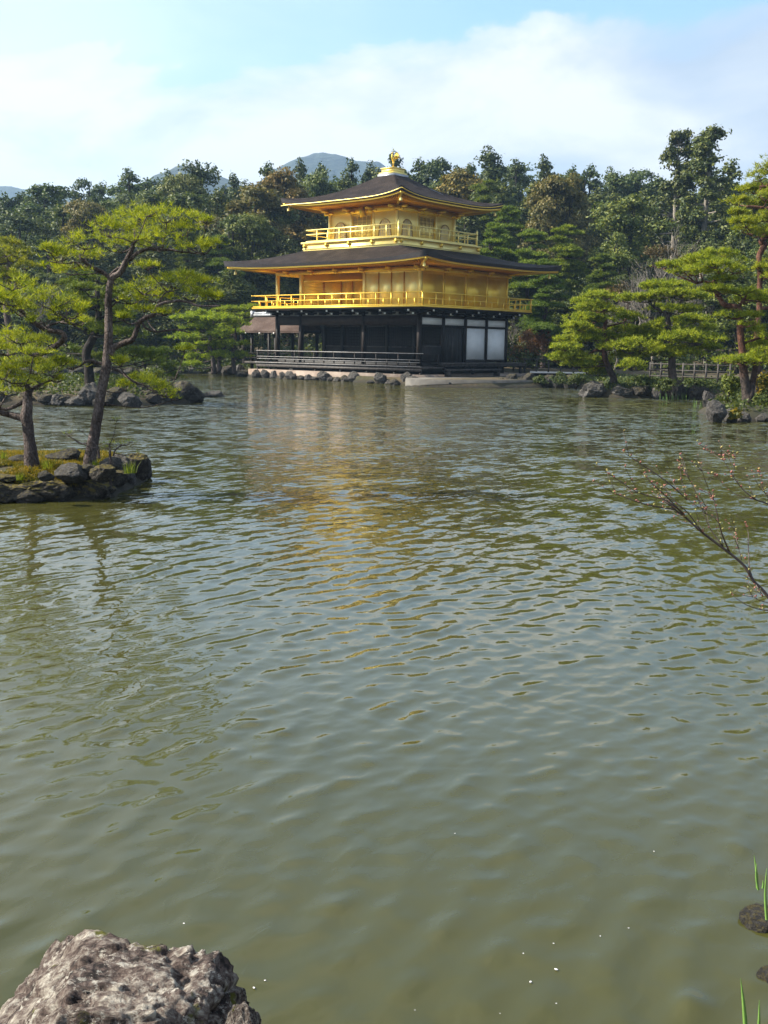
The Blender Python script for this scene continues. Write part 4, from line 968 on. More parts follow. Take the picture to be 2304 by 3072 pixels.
# moss on the boulder
def cards(Pc, Nn, size, rg, aspect=.55, sizevar=.4):
    n = len(Pc); sz = size*(1+sizevar*(rg.rand(n)*2-1))
    a = rg.normal(size=(n, 3)); x = np.cross(Nn, a); x /= np.linalg.norm(x, axis=1)[:, None]+1e-9; y = np.cross(Nn, x); y /= np.linalg.norm(y, axis=1)[:, None]+1e-9
    x = x*sz[:, None]*.5; y = y*(sz*aspect)[:, None]*.5
    V = np.stack([Pc-x, Pc-y*1.0+x*.1, Pc+x, Pc+y+x*.1], 1).reshape(-1, 3)
    return V, np.arange(n*4).reshape(-1, 4)
def tufts(Pc, rg, k=8, length=.1, width=.01, up=.6, spread=1.0):
    n = len(Pc); d = rg.normal(size=(n, k, 3))*spread; d[..., 2] = np.abs(d[..., 2])*.7+up; d /= np.linalg.norm(d, axis=2)[..., None]
    l = length*(.7+.6*rg.rand(n, k, 1)); tip = Pc[:, None]+d*l
    s = np.cross(d, rg.normal(size=(n, k, 3))); s /= np.linalg.norm(s, axis=2)[..., None]+1e-9; s = s*width*.5
    b0 = Pc[:, None]+d*length*.12
    V = np.stack([b0-s, b0+s, tip], 2).reshape(-1, 3)
    return V, np.arange(n*k*3).reshape(-1, 3)

# ------------------------------------------------------------------ trees
def crown_mesh(name, clumps, nleaf, size, mat, seed, hole=.42, nfreq=.9, up=.35, aspect=.6):
    """clumps: (cx, cy, cz, rx, ry, rz); leaves scattered through the outer part of every clump, gaps where a noise field is low"""
    rg = np.random.RandomState(seed); C = np.array(clumps, float)
    w = C[:, 3]*C[:, 4]+C[:, 3]*C[:, 5]+C[:, 4]*C[:, 5]; w /= w.sum(); idx = rg.choice(len(C), nleaf, p=w)
    d = rg.normal(size=(nleaf, 3)); d /= np.linalg.norm(d, axis=1)[:, None]; d[:, 2] = np.where(d[:, 2] < -.3, -d[:, 2], d[:, 2])
    r = 1-.5*rg.rand(nleaf)**2.0
    P = C[idx, :3]+d*C[idx, 3:]*r[:, None]*(1+.22*rg.normal(size=(nleaf, 1))*.6)
    P += rg.normal(size=P.shape)*size*.4
    keep = (vnoise(P*nfreq+seed, seed) > hole) & (vnoise(P*nfreq*2.3+seed, seed+3) > .31); P = P[keep]; d = d[keep]
    Nn = d+rg.normal(size=d.shape)*.65+np.array([0, 0, up]); Nn /= np.linalg.norm(Nn, axis=1)[:, None]
    V, Q = cards(P, Nn, size, rg, aspect); return mesh_from(name, V, Q, None, False, [mat])
def proto_tree(kind, seed):
    """returns an Empty with a trunk and a crown, 15 m tall, base at the origin"""
    rg = random.Random(seed); H = 15.; tr = MB(); cl = []
    crooked = {'pine': .5, 'broad': .35, 'brown': .35}.get(kind, .12)
    pts = [(0, 0, -1)]; n = 7
    for i in range(1, n+1): pts.append((rg.uniform(-1, 1)*crooked*i/n*1.4, rg.uniform(-1, 1)*crooked*i/n*1.4, H*.95*i/n))
    tr.tube(pts, [.30*(1-i/n*.85)+.02 for i in range(n+1)], 8, 3)
    def on(z):
        z = max(0, min(H*.94, z)); i = z/(H*.95)*n; k = min(n-1, int(i)); a = np.array(pts[k] if k else (0, 0, 0.)); b_ = np.array(pts[k+1]); return a+(b_-a)*(i-k)
    if kind == 'conifer':
        z = H*.22
        while z < H*.97:
            f = (z/H-.22)/.75; R = 3.5*(1-f)**.62*(1 if f > .12 else .6+f*3)+.35
            for j in range(5 if f < .8 else 3):
                a = rg.uniform(0, 6.28); q = R*rg.uniform(.45, 1.05); c = on(z)+np.array([math.cos(a)*q*.6, math.sin(a)*q*.6, -.1*q+rg.uniform(-.3, .3)])
                s = R*rg.uniform(.28, .45)+.15; cl.append((*c, s, s, s*.55))
                tr.tube([on(z), c], [.05, .015], 5)
            z += .55
        cl.append((*on(H*.965), .45, .45, .8))
        me = crown_mesh('crown', cl, 26000, .27, M['conifer'], seed, .20, 1.0)
        bark = M['barkdark']
    elif kind == 'cedar':      # tall old cedar: bare trunk, clumped dark head
        tr = MB(); tr.tube([(0, 0, -1), (.05, 0, 4), (-.05, .05, 8), (.05, 0, 12), (0, 0, 14.4)], [.30, .25, .2, .13, .04], 9, 3)
        z = H*.52
        while z < H*.985:
            f = (z/H-.52)/.47; R = (1.9 if f < .35 else 1.45*(1-(f-.35)*.75))*rg.uniform(.75, 1.2)
            for j in range(4):
                a = rg.uniform(0, 6.28); c = np.array([math.cos(a)*R*.75, math.sin(a)*R*.75, z+rg.uniform(-.2, .3)])
                s = rg.uniform(.42, .72); cl.append((*c, s, s, s*.62)); tr.tube([(0, 0, z-.3), c*np.array([.6, .6, 1])-np.array([0, 0, .15]), c], [.07, .05, .02], 5)
            z += .62
        cl.append((0, 0, H*.97, .7, .7, .6))
        for j in range(9):
            z = rg.uniform(3, 7.6); a = rg.uniform(0, 6.28); q = rg.uniform(.6, 1.7)
            tr.tube([(0, 0, z), (math.cos(a)*q*.5, math.sin(a)*q*.5, z+.05), (math.cos(a)*q, math.sin(a)*q, z+.45)], [.06, .045, .01], 5)
        me = crown_mesh('crown', cl, 15000, .24, M['conifer'], seed, .36, 1.4); bark = M['barkpale']
    elif kind in ('broad', 'brown', 'bush'):
        lo = {'broad': .25, 'brown': .45, 'bush': .08}[kind]
        for j in range(34):
            a = rg.uniform(0, 6.28); f = rg.random()**.8; R = 3.4*math.sqrt(max(0, 1-(f*1.02-.28)**2/.62))
            q = R*math.sqrt(rg.random())*.95; c = np.array([math.cos(a)*q, math.sin(a)*q, H*(lo+(.94-lo)*f)])
            s = rg.uniform(.65, 1.35); cl.append((*c, s*1.1, s*1.1, s*.8))
            if j % 2: tr.tube([on(c[2]*.55), on(c[2]*.7)*.5+c*.5-np.array([0, 0, .5]), c], [.11, .07, .02], 5, 2)
        me = crown_mesh('crown', cl, 24000, .27, M['brown' if kind == 'brown' else 'broad'], seed, .36, .8); bark = M['barkdark']
    elif kind == 'pine':       # layered garden-forest pine
        Ps = []
        z = H*.32
        rgn = np.random.RandomState(seed)
        while z < H*.98:
            f = (z/H-.32)/.66; R = 3.2*(1-f*.75)
            for j in range(3):
                a = rg.uniform(0, 6.28); q = R*rg.uniform(.35, 1.0); c = on(z)+np.array([math.cos(a)*q*.75, math.sin(a)*q*.75, rg.uniform(-.1, .5)])
                s = R*rg.uniform(.32, .5)+.25; npt = int(150*s*s)+40
                d = rgn.normal(size=(npt, 3)); d /= np.linalg.norm(d, axis=1)[:, None]; d[:, 2] = np.abs(d[:, 2])
                Ps.append(c+rgn.normal(size=3)*.2+d*np.array([s, s, s*.5])*(rgn.rand(npt, 1)**.4))
                tr.tube([on(z-.5), (on(z)+c)/2-np.array([0, 0, .15]), c], [.09, .06, .02], 5, 2)
            z += .82
        P = np.concatenate(Ps); V, T = tufts(P, rgn, 6, .34, .075, .45)
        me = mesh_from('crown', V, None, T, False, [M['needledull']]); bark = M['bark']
    elif kind == 'bare':
        def rec(p, d, l, r, k):
            q = p+d*l; m2 = (p+q)/2+np.array([rg.uniform(-.1, .1)*l, rg.uniform(-.1, .1)*l, 0]); tr.tube([p, m2, q], [r, r*.85, r*.65], 5 if r > .03 else 4)
            if k == 0: return
            for j in range(3 if k > 1 else 4):
                nd_ = d+np.array([rg.uniform(-.75, .75), rg.uniform(-.75, .75), rg.uniform(-.05, .5)]); nd_ /= np.linalg.norm(nd_); rec(p+(q-p)*rg.uniform(.55, 1), nd_, l*rg.uniform(.55, .8), r*.58, k-1)
        tr = MB(); rec(np.array([0, 0, -1.]), np.array([.05, 0, 1]), 5.2, .19, 5)
        me = None; bark = M['barkpale']
    root = bpy.data.objects.new('tree', None); COL.objects.link(root); root.empty_display_size = .3
    tb = tr.mesh('trunk', bark, True); o = bpy.data.objects.new('trunk', tb); COL.objects.link(o); o.parent = root
    if me: c = bpy.data.objects.new('crown', me); COL.objects.link(c); c.parent = root
    return root
PT = {}
for kind, names in dict(conifer=3, broad=3, brown=2, pine=3, cedar=2, bare=2).items():
    PT[kind] = [proto_tree(kind, 10*names+j+len(kind)) for j in range(names)]
KN = dict(conifer='conifer_tree', broad='evergreen_tree', brown='broadleaf_tree', pine='pine_tree', cedar='cedar_tree', bare='bare_tree', bush='bushy_tree')
rt = random.Random(21); cnt = {}
def tree(u, vtop, D, kind, w=1.0, label=None, group=None, tint=None, h=None):
    k = 'broad' if kind == 'bush' else kind
    lst = PT[k]; cnt[k] = cnt.get(k, 0)+1; src = lst[cnt[k] % len(lst)]
    tp = at(u, vtop, D); gz = tz(tp[0], tp[1])-.1
    H = max(1.5, (tp[2]-gz)) if h is None else h
    if h is not None: gz = tp[2]-h
    s = H/15.; ws = w*(s*.5+.5)
    tint = tint or (1, 1, 1); f = rt.uniform(.82, 1.2)
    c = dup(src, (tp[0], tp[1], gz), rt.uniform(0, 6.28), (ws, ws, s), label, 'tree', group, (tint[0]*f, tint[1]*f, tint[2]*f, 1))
    c.name = KN[kind]; return c
GS = 'trees on the wooded hillside behind the pavilion'
# skyline trees that stand out one by one: (u, top v, depth, kind, width, label)
sky_tr = [
 (40, 580, 120, 'broad', 1.0, 'rounded evergreen at the far left end of the skyline'),
 (135, 545, 112, 'broad', 1.2, 'wide dark bushy evergreen near the left frame edge with twigs sticking out on top'),
 (268, 526, 124, 'broad', .8, 'small round dark tree on the skyline left of the pointed conifer'),
 (388, 498, 118, 'conifer', 1.1, 'pointed conifer on the left skyline above the big leaning pine'),
 (505, 504, 122, 'conifer', 1.2, 'broad dark conifer in front of the left blue hill'),
 (588, 489, 108, 'broad', 1.05, 'tall airy evergreen on the skyline right of the left blue hill'),
 (700, 510, 125, 'conifer', .8, 'thin conifer in the gap between the left skyline trees and the mountain'),
 (805, 480, 122, 'conifer', 1.1, 'dark conifer just left of the rounded blue mountain'),
 (905, 468, 122, 'conifer', .85, 'narrow conifer in front of the left slope of the blue mountain'),
 (962, 482, 122, 'conifer', .85, 'dark conifer in front of the middle of the blue mountain'),
 (1055, 467, 124, 'conifer', .85, 'spiky conifer in front of the right slope of the blue mountain'),
 (1110, 478, 124, 'conifer', .9, 'conifer left of the golden bird on the roof'),
 (1185, 444, 126, 'conifer', .95, 'conifer whose top shows directly behind the golden bird'),
 (1262, 468, 126, 'conifer', 1.1, 'first conifer right of the golden bird'),
 (1318, 468, 126, 'broad', .9, 'rounded dark tree right of the golden bird, beside the skyline gap'),
 (1475, 431, 122, 'conifer', 1.35, 'tall broad conifer highest on the skyline right of the pavilion roof'),
 (1412, 480, 128, 'conifer', 1.0, 'conifer left of the tall broad conifer'),
 (1552, 470, 126, 'conifer', 1.05, 'conifer right of the tall broad conifer'),
 (1638, 458, 124, 'conifer', 1.05, 'pointed dark conifer with a leaning neighbour on the right skyline'),
 (1720, 493, 132, 'conifer', 1.0, 'dark conifer at the left of the dense dark stand'),
 (1775, 487, 132, 'conifer', 1.1, 'conifer second from the left in the dense dark stand'),
 (1838, 494, 134, 'conifer', 1.0, 'conifer in the middle of the dense dark stand'),
 (1900, 502, 134, 'conifer', 1.0, 'conifer at the right of the dense dark stand'),
 (1958, 498, 134, 'broad', .9, 'rounded tree between the dark stand and the tall cedars'),
]
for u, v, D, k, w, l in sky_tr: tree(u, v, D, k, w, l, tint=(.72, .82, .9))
tree(2038, 404, 100, 'cedar', 1.0, 'left one of the two tall old cedars with bare pale trunks', 'two tall cedars at the right')
tree(2132, 394, 98, 'cedar', 1.15, 'right one of the two tall old cedars, with the broader head', 'two tall cedars at the right')
tree(2190, 470, 104, 'conifer', 1.2, 'dense dark tree just right of the tall cedars')
# middle layers
mid = [
 (60, 640, 100, 'bush', 1.3), (190, 610, 104, 'bush', 1.3), (300, 590, 106, 'broad', 1.1), (400, 600, 104, 'conifer', 1.2), (470, 570, 104, 'broad', 1.1),
 (560, 570, 102, 'broad', 1.1), (650, 560, 104, 'conifer', 1.1), (20, 700, 90, 'bush', 1.1), (140, 720, 88, 'bush', 1.1), (250, 700, 90, 'conifer', 1.1), (360, 690, 92, 'conifer', 1.2),
 (470, 680, 90, 'conifer', 1.2), (560, 690, 88, 'pine', 1.0), (640, 680, 90, 'conifer', 1.1), (700, 640, 92, 'broad', .9), (600, 800, 82, 'conifer', 1.1), (690, 790, 84, 'conifer', 1.1), (500, 830, 82, 'conifer', 1.0), (400, 850, 82, 'conifer', 1.0), (300, 860, 84, 'conifer', 1.0), (200, 840, 82, 'bush', 1.0), (100, 860, 80, 'bush', 1.0), (0, 850, 82, 'bush', 1.),
 (860, 540, 108, 'broad', 1.0), (960, 520, 110, 'broad', 1.0), (1040, 520, 110, 'conifer', 1.0), (1140, 500, 112, 'conifer', 1.2), (1230, 520, 110, 'conifer', 1.1), (1330, 520, 112, 'conifer', 1.1),
 (830, 620, 100, 'broad', 1.0), (870, 700, 96, 'conifer', 1.1), (800, 700, 92, 'conifer', 1.0), (1400, 600, 100, 'conifer', 1.1), (1500, 530, 112, 'conifer', 1.2), (1600, 540, 112, 'conifer', 1.2), (1450, 560, 104, 'broad', 1.0),
 (1700, 560, 118, 'conifer', 1.2), (1790, 560, 118, 'conifer', 1.3), (1850, 570, 118, 'conifer', 1.2), (1930, 560, 118, 'conifer', 1.2), (1740, 620, 110, 'conifer', 1.2), (1830, 640, 110, 'conifer', 1.2), (1680, 640, 104, 'conifer', 1.0),
 (2000, 560, 118, 'conifer', 1.1), (2080, 560, 118, 'conifer', 1.2), (2180, 560, 114, 'conifer', 1.1), (2230, 600, 96, 'broad', 1.1), (2085, 640, 114, 'bush', 1.1), (2200, 700, 90, 'conifer', .8), (2290, 520, 96, 'broad', 1.3), (2330, 640, 84, 'bush', 1.),
 (1460, 760, 90, 'conifer', 1.0), (1560, 760, 90, 'conifer', 1.1), (1640, 800, 84, 'conifer', 1.0), (1540, 860, 84, 'conifer', 1.0), (1450, 860, 86, 'broad', .9), (1620, 900, 80, 'conifer', .8), (1700, 860, 82, 'bush', .8), (1780, 820, 84, 'bush', .8), (1870, 820, 84, 'bush', .8), (1960, 830, 86, 'bush', .8), (2050, 830, 86, 'bush', .8), (2140, 820, 80, 'bush', .8), (2230, 760, 78, 'bush', .9), (2300, 740, 76, 'bush', .9),
]
lab = {'conifer': 'dark conifer filling the lower hillside woods', 'bush': 'leafy evergreen filling the lower hillside woods', 'broad': 'rounded evergreen filling the lower hillside woods', 'pine': 'dull green pine in the lower hillside woods'}
for u, v, D, k, w in mid: tree(u, v, D, k, w, lab[k], lab[k].replace('filling', 'trees filling').replace('dull green pine in', 'pines in'), tint=(1, 1, 1))
for i in range(34):
    u = -60+i*73+rt.uniform(-20, 20); vb = np.interp(u, [-60, 300, 700, 1100, 1300, 1500, 1700, 2000, 2300], [585, 545, 530, 505, 505, 490, 515, 520, 500])
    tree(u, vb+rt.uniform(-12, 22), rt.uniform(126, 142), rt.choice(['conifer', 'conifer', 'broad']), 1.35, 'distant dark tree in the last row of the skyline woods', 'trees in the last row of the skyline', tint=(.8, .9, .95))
for i in range(26):
    x, y = rt.uniform(16, 60), rt.uniform(4, 60); f, r = (x-CAM[0])*HF[0]+(y-CAM[1])*HF[1], (x-CAM[0])*HR[0]+(y-CAM[1])*HR[1]
    if r < .37*f+3: continue
    kk = rt.choice(['conifer', 'broad', 'pine']); s_ = rt.uniform(.6, .95); c_ = dup(rt.choice(PT[kk]), (x, y, tz(x, y)-.1), rt.uniform(0, 6.28), (s_, s_, s_), 'tree in the garden east of the view', 'tree', 'trees east of the view'); c_.name = KN[kk]
# outside the left and right frame edges: what a step to the side would show
for i in range(10): tree(-80-60*(i % 5), 600+30*(i//5), 110-20*(i//5), 'conifer' if i % 2 else 'broad', 1.2, 'tree beyond the left edge of the view', 'trees beyond the left edge')
for i in range(8): tree(2390+70*(i % 4), 520+60*(i//4), 105-22*(i//4), 'conifer' if i % 2 else 'broad', 1.2, 'tree beyond the right edge of the view', 'trees beyond the right edge')
sp = [
 (255, 600, 100, 'brown', .9, 'yellowish brown crowned tree under the small round skyline tree', None),
 (760, 553, 98, 'brown', 1.35, 'large round brownish crown with visible trunks left of the upper roof', None),
 (745, 640, 92, 'brown', .8, 'yellow green spreading tree in front of the large brownish crown', (.9, 1.2, .7)),
 (860, 505, 106, 'brown', 1.0, 'ochre tinted tree between the brownish crown and the upper roof', (1.1, .9, .8)),
 (545, 520, 106, 'brown', .8, 'pale twiggy green tree below the tall airy evergreen', (.8, 1., 1.)),
 (1375, 508, 108, 'brown', 1.1, 'ochre yellow crown just right of the upper roof ridge', (1.2, 1.1, .8)),
 (1455, 545, 102, 'pine', 1.0, 'spreading layered pine right of the upper roof', (1.2, 1.2, 1)),
 (1668, 528, 100, 'brown', .9, 'round brownish crown on bare trunks beside the dark stand', None),
 (1720, 525, 102, 'brown', .7, 'smaller brownish crown leaning on the round brownish one', None),
 (1900, 578, 92, 'broad', 1.15, 'big rounded bright edged evergreen left of the tall cedars', (1.5, 1.4, 1.1)),
 (1850, 690, 86, 'broad', .7, 'low evergreen at the foot of the big rounded one', (1.4, 1.3, 1.1)),
 (1530, 610, 90, 'pine', 1.0, 'green layered pine above the right end of the upper roof', (1.2, 1.3, 1)),
 (1700, 672, 86, 'pine', 1.15, 'bright green triangular pine right of the lower roof', (1.6, 1.6, 1)),
 (1600, 690, 84, 'pine', 1.0, 'layered pine with dark trunk behind the lower roof tip', (1.2, 1.3, 1)),
 (1480, 660, 86, 'pine', .9, 'pine showing behind the third floor balcony rail', (1.3, 1.4, 1)),
 (1810, 760, 82, 'pine', 1.0, 'soft green young pine left of the bare trees', (1.2, 1.3, 1)),
 (1640, 780, 78, 'pine', .9, 'green pine behind the right end of the lower roof', (1., 1.2, 1)),
 (670, 700, 88, 'pine', 1.0, 'dull pine left of the lower roof tip', (1., 1.1, 1)),
 (2010, 600, 84, 'bare', .95, 'pale bare tree in front of the left tall cedar', None),
 (1960, 660, 82, 'bare', .8, 'short bare tree beside the big rounded evergreen', None),
 (2085, 660, 84, 'bare', .8, 'bare tree with crooked limbs between the tall cedars', None),
 (1985, 700, 80, 'bare', .8, 'bare tree standing between the big rounded evergreen and the left tall cedar', None),
 (2130, 720, 80, 'bare', .7, 'low bare tree at the foot of the right tall cedar', None),
 (1900, 830, 74, 'bare', .6, 'bare tree with fine twigs above the middle garden pine', None),
 (1930, 740, 78, 'bare', .7, 'small pale bare tree above the garden pines', None),
 (1850, 800, 74, 'bare', .6, 'thin bare tree behind the layered garden pines', None),
 (1545, 900, 76, 'bare', .5, 'small leafless tree right of the white panels', None),
 (500, 540, 100, 'bare', 1.1, 'tall pale leafless tree among the left skyline trees', None),
 (120, 780, 78, 'bare', .6, 'greyish leafless tree behind the left pine crowns', None),
]
for u, v, D, k, w, l, tn in sp: tree(u, v, D, k, w, l, tint=tn)
# the far wooded hill at the top right: a mass nobody could count
rg = np.random.RandomState(5); Pc = []
for i in range(900):
    f = rg.uniform(190, 400); r = rg.uniform(20, 190); x, y = CAM[:2]+HF[:2]*f+HR[:2]*r; z = terrain(np.array([x]), np.array([y]))[0]
    Pc.append((x, y, z+rg.uniform(5, 9)))
cl = [(x, y, z, rg.uniform(2.5, 4.5), rg.uniform(2.5, 4.5), rg.uniform(3, 6)) for x, y, z in Pc]
tag(link('woodland', crown_mesh('woodland', cl, 60000, 1.3, M['broad'], 4, .3, .3)), 'green wooded ridge far off at the upper right', 'woodland', kind='stuff')
# near hillside undergrowth
rg = np.random.RandomState(15); cl = []
for i in range(520):
    f = rg.uniform(74, 112); r = rg.uniform(-.42, .42)*f; x, y = CAM[:2]+HF[:2]*f+HR[:2]*r
    if -14.5 < x < 4 and -3 < y < 12: continue
    if sdf(np.array([x]), np.array([y]), pond)[0] < 1.5: continue
    s = rg.uniform(.6, 1.5); cl.append((x, y, tz(x, y)+s*.4, s, s, s*.8))
tag(link('undergrowth', crown_mesh('undergrowth', cl, 42000, .26, M['shrub'], 6, .3, .8)), 'dim undergrowth covering the ground beneath the hillside trees', 'undergrowth', kind='stuff')

# individually shaped pines: skeleton and needle pads given where they stand
def slim(limbs, f): return [[(q[0], q[1], q[2]*f, *q[3:]) for q in lm] for lm in limbs]
def shaped_pine(name, label, D, base_z, limbs, pads, bark, mat, dens=1.0, nl=.10, nw=.008, nk=10, padh=1.0, dv=.5, seed=1, twig=.006, tint=(1, 1, 1), group=None):
    """limbs: lists of (u, v, r_px[, depth offset m]); pads: (u, v, ru, rv[, depth offset])"""
    rg = np.random.RandomState(seed); k = D/FOC
    base = at(limbs[0][0][0], limbs[0][0][1], D); root = thing(name, label, 'tree', (base[0], base[1], base_z), group)
    sk = []
    for li, lm in enumerate(limbs):
        pts = []; rad = []; off = 0
        for j, q in enumerate(lm):
            if len(q) > 3: off = q[3]
            pts.append(at(q[0], q[1], D+off)); rad.append(q[2]*k)
        if li == 0: pts.insert(0, np.array([pts[0][0], pts[0][1], base_z-.3])); rad.insert(0, rad[0]*1.25)
        a = MB(); a.tube(pts, rad, 12 if li == 0 else 8, 6, wob=rad[0]*.35, seed=seed+li)
        o = a.build('trunk' if li == 0 else 'limb', bark, root, True)
        P = np.array(pts); 
        for j in range(len(P)-1):
            for s in np.linspace(0, 1, 5): sk.append((*(P[j]*(1-s)+P[j+1]*s), rad[j]))
    sk = np.array(sk); tw = MB(); AL = []
    for pd in pads:
        u, v, ru, rv = pd[:4]; off = pd[4] if len(pd) > 4 else rg.uniform(-dv, dv)
        c = at(u, v, D+off); rx = ru*k*1.08; rz = rv*k*padh*1.35; ry = max(rx*.75, rz)
        lo = sk[sk[:, 2] < c[2]+rz*.2] if (sk[:, 2] < c[2]+rz*.2).sum() > 3 else sk
        dd = np.linalg.norm(lo[:, :3]-c, axis=1)+np.maximum(0, lo[:, 2]-c[2]); s0 = lo[np.argmin(dd), :3]
        c0 = c-np.array([0, 0, rz*.5]); mid_ = (s0+c0)/2+rg.normal(size=3)*.06*np.linalg.norm(c0-s0)+np.array([0, 0, -.06*np.linalg.norm(c0-s0)])
        r0 = min(.05, .25*np.median(sk[:, 3]) + twig); tw.tube([s0, mid_, c0], [r0, r0*.7, twig*1.2], 5, 3)
        for j in range(7):
            e = c+HR*rx*rg.uniform(-.85, .85)+HF*ry*rg.uniform(-.85, .85)+np.array([0, 0, rz*rg.uniform(-.1, .5)]); m3 = (c0+e)/2+rg.normal(size=3)*.05*rx-np.array([0, 0, rz*.15])
            tw.tube([c0, m3, e], [twig*1.1, twig*.8, twig*.4], 4, 2)
        n = int(dens*1.55*(rx*ry*3.14*340+30)); d = rg.normal(size=(n, 3)); d /= np.linalg.norm(d, axis=1)[:, None]; d[:, 2] = np.where(rg.rand(n) < .8, np.abs(d[:, 2]), d[:, 2]*.6)
        rr_ = rg.rand(n, 1)**.38*(1+.12*rg.normal(size=(n, 1)))
        # basis along the view's level axes
        q = c+(d[:, :1]*HR*rx+d[:, 1:2]*HF*ry+d[:, 2:]*np.array([0, 0, rz]))*rr_
        q = q+np.array([0, 0, 1])*(-.16*rz*((q-c)@HR/rx)[:, None]**2)
        keep = vnoise(q*(2.1/max(rx, .25))*1.3+seed, seed) > .37; keep &= vnoise(q/(D*.0060)+7.7, seed+5) > .40; AL.append(q[keep])
    tw.build('twigs', bark, root, True)
    P = np.concatenate(AL); V, T = tufts(P, rg, nk, nl, nw, .42, .9)
    cr = link('crown', mesh_from('crown', V, None, T, False, [mat]), root); cr.color = (*tint, 1)
    return root
# near islet, leaning tall pine
shaped_pine('pine_tree', 'tall leaning pine with a forked trunk on the near islet', 15.3, .35, slim([
  [(268, 1392, 34), (280, 1330, 29), (290, 1270, 27), (304, 1190, 25), (316, 1104, 25), (325, 1010, 22), (323, 921, 19), (324, 880, 18), (333, 836, 17), (360, 818, 16), (382, 780, 15), (393, 755, 12), (402, 730, 9)],
  [(389, 779, 11), (412, 760, 10), (444, 747, 9, .05), (470, 749, 8), (504, 749, 7, .2), (540, 755, 5), (573, 758, 4, .3), (610, 765, 2)],
  [(333, 838, 12), (312, 820, 11), (279, 803, 10, -.1), (262, 792, 9), (247, 779, 7, -.15), (238, 765, 4)],
  [(279, 803, 7, -.1), (250, 798, 6), (225, 787, 5), (200, 790, 4, -.2), (170, 788, 3), (140, 782, 2)],
  [(330, 825, 6), (350, 806, 5), (372, 798, 4), (400, 790, 4, .1), (425, 778, 3)],
  [(330, 1065, 20, 0), (345, 1038, 17), (375, 1028, 15, -.05), (399, 1017, 14, -.1), (412, 985, 13), (421, 966, 12, -.15), (445, 952, 11), (463, 943, 10), (470, 925, 9), (480, 914, 9, -.2), (527, 902, 7), (560, 905, 6), (596, 916, 5, -.3), (664, 918, 3)],
  [(425, 965, 6, -.15), (440, 985, 6), (470, 995, 5, .1), (495, 992, 5), (530, 990, 4), (573, 998, 3)],
  [(476, 918, 5, -.2), (486, 890, 5), (500, 875, 3)],
  [(308, 1092, 10, 0), (292, 1090, 9), (275, 1081, 7, -.1), (255, 1086, 5), (238, 1099, 4), (220, 1105, 2)],
  [(335, 1106, 8, 0), (360, 1115, 7), (394, 1140, 6, -.1), (430, 1155, 5), (458, 1173, 4), (500, 1180, 2)],
  [(283, 1325, 5, 0), (262, 1330, 4), (240, 1330, 3.5), (222, 1318, 3), (205, 1308, 1.5)],
  [(322, 926, 6, 0), (335, 918, 5), (352, 905, 3)]], .58),
 [(400, 655, 75, 30), (500, 650, 85, 26), (330, 690, 80, 32), (440, 690, 95, 36), (545, 690, 60, 28), (255, 728, 65, 28), (370, 735, 90, 32), (480, 725, 90, 28), (185, 770, 60, 22), (255, 768, 55, 20), (160, 800, 42, 14), (595, 745, 60, 18), (635, 733, 40, 12), (215, 815, 55, 13), (440, 800, 50, 12), (560, 650, 50, 16), (620, 665, 25, 10), (150, 750, 35, 12), (440, 640, 40, 14),
  (430, 868, 60, 24), (520, 850, 75, 24), (600, 852, 60, 24), (570, 885, 85, 26), (470, 895, 70, 20), (648, 893, 48, 16), (395, 900, 45, 18), (430, 930, 50, 12), (560, 830, 45, 12), (370, 955, 25, 10), (500, 940, 40, 8), 
  (205, 1098, 40, 12), (425, 1140, 42, 14), (375, 1160, 30, 18), (500, 1178, 50, 18), (455, 1155, 40, 12), (360, 1090, 24, 14), (520, 1195, 25, 8), (555, 1050, 30, 6)],
 M['bark'], M['needle'], dens=.78, nl=.09, nw=.0075, nk=9, dv=.55, seed=4)
# near islet, thick left pine
shaped_pine('pine_tree', 'thick trunked pine at the left edge of the near islet', 15.0, .35, slim([
  [(96, 1380, 30), (90, 1330, 24), (86, 1280, 23), (80, 1250, 25), (80, 1215, 21), (82, 1180, 18), (78, 1150, 10)],
  [(82, 1262, 16, 0), (50, 1250, 15), (20, 1243, 13), (0, 1236, 11, -.2), (-50, 1215, 9), (-120, 1160, 7)],
  [(70, 1205, 9, 0), (40, 1222, 8), (15, 1228, 7), (-20, 1215, 5)],
  [(85, 1190, 8, .05), (100, 1165, 7), (130, 1150, 5, .2), (160, 1140, 4)],
  [(-60, 1110, 12, .3), (20, 1095, 13), (60, 1090, 14), (92, 1078, 14, .2), (120, 1062, 13), (151, 1048, 12), (180, 1030, 12), (193, 1015, 12, .1), (184, 998, 11), (160, 992, 10), (133, 989, 10), (108, 972, 10), (82, 950, 9, 0), (55, 925, 8), (25, 912, 7), (-20, 890, 6)],
  [(133, 989, 6, .1), (150, 975, 5), (175, 968, 4), (205, 960, 2)]], .72),
 [(35, 853, 75, 26), (95, 880, 70, 28), (150, 905, 75, 30), (200, 938, 65, 24), (60, 928, 75, 30), (130, 960, 55, 16), (240, 925, 32, 14), (245, 968, 30, 12), (-30, 880, 60, 30), (10, 900, 60, 20),
  (60, 1015, 80, 24), (120, 1030, 55, 18), (20, 1050, 80, 24), (-40, 1040, 60, 30), (100, 1060, 50, 12),
  (100, 1105, 85, 26), (50, 1140, 80, 26), (10, 1120, 60, 26), (150, 1115, 55, 18), (185, 1088, 30, 14), (110, 1160, 60, 12), (20, 1175, 50, 14), (-40, 1150, 60, 30), (170, 1140, 25, 10), (60, 1085, 60, 16)],
 M['bark'], M['needle'], dens=.85, nl=.09, nw=.0075, nk=9, dv=.5, seed=9)
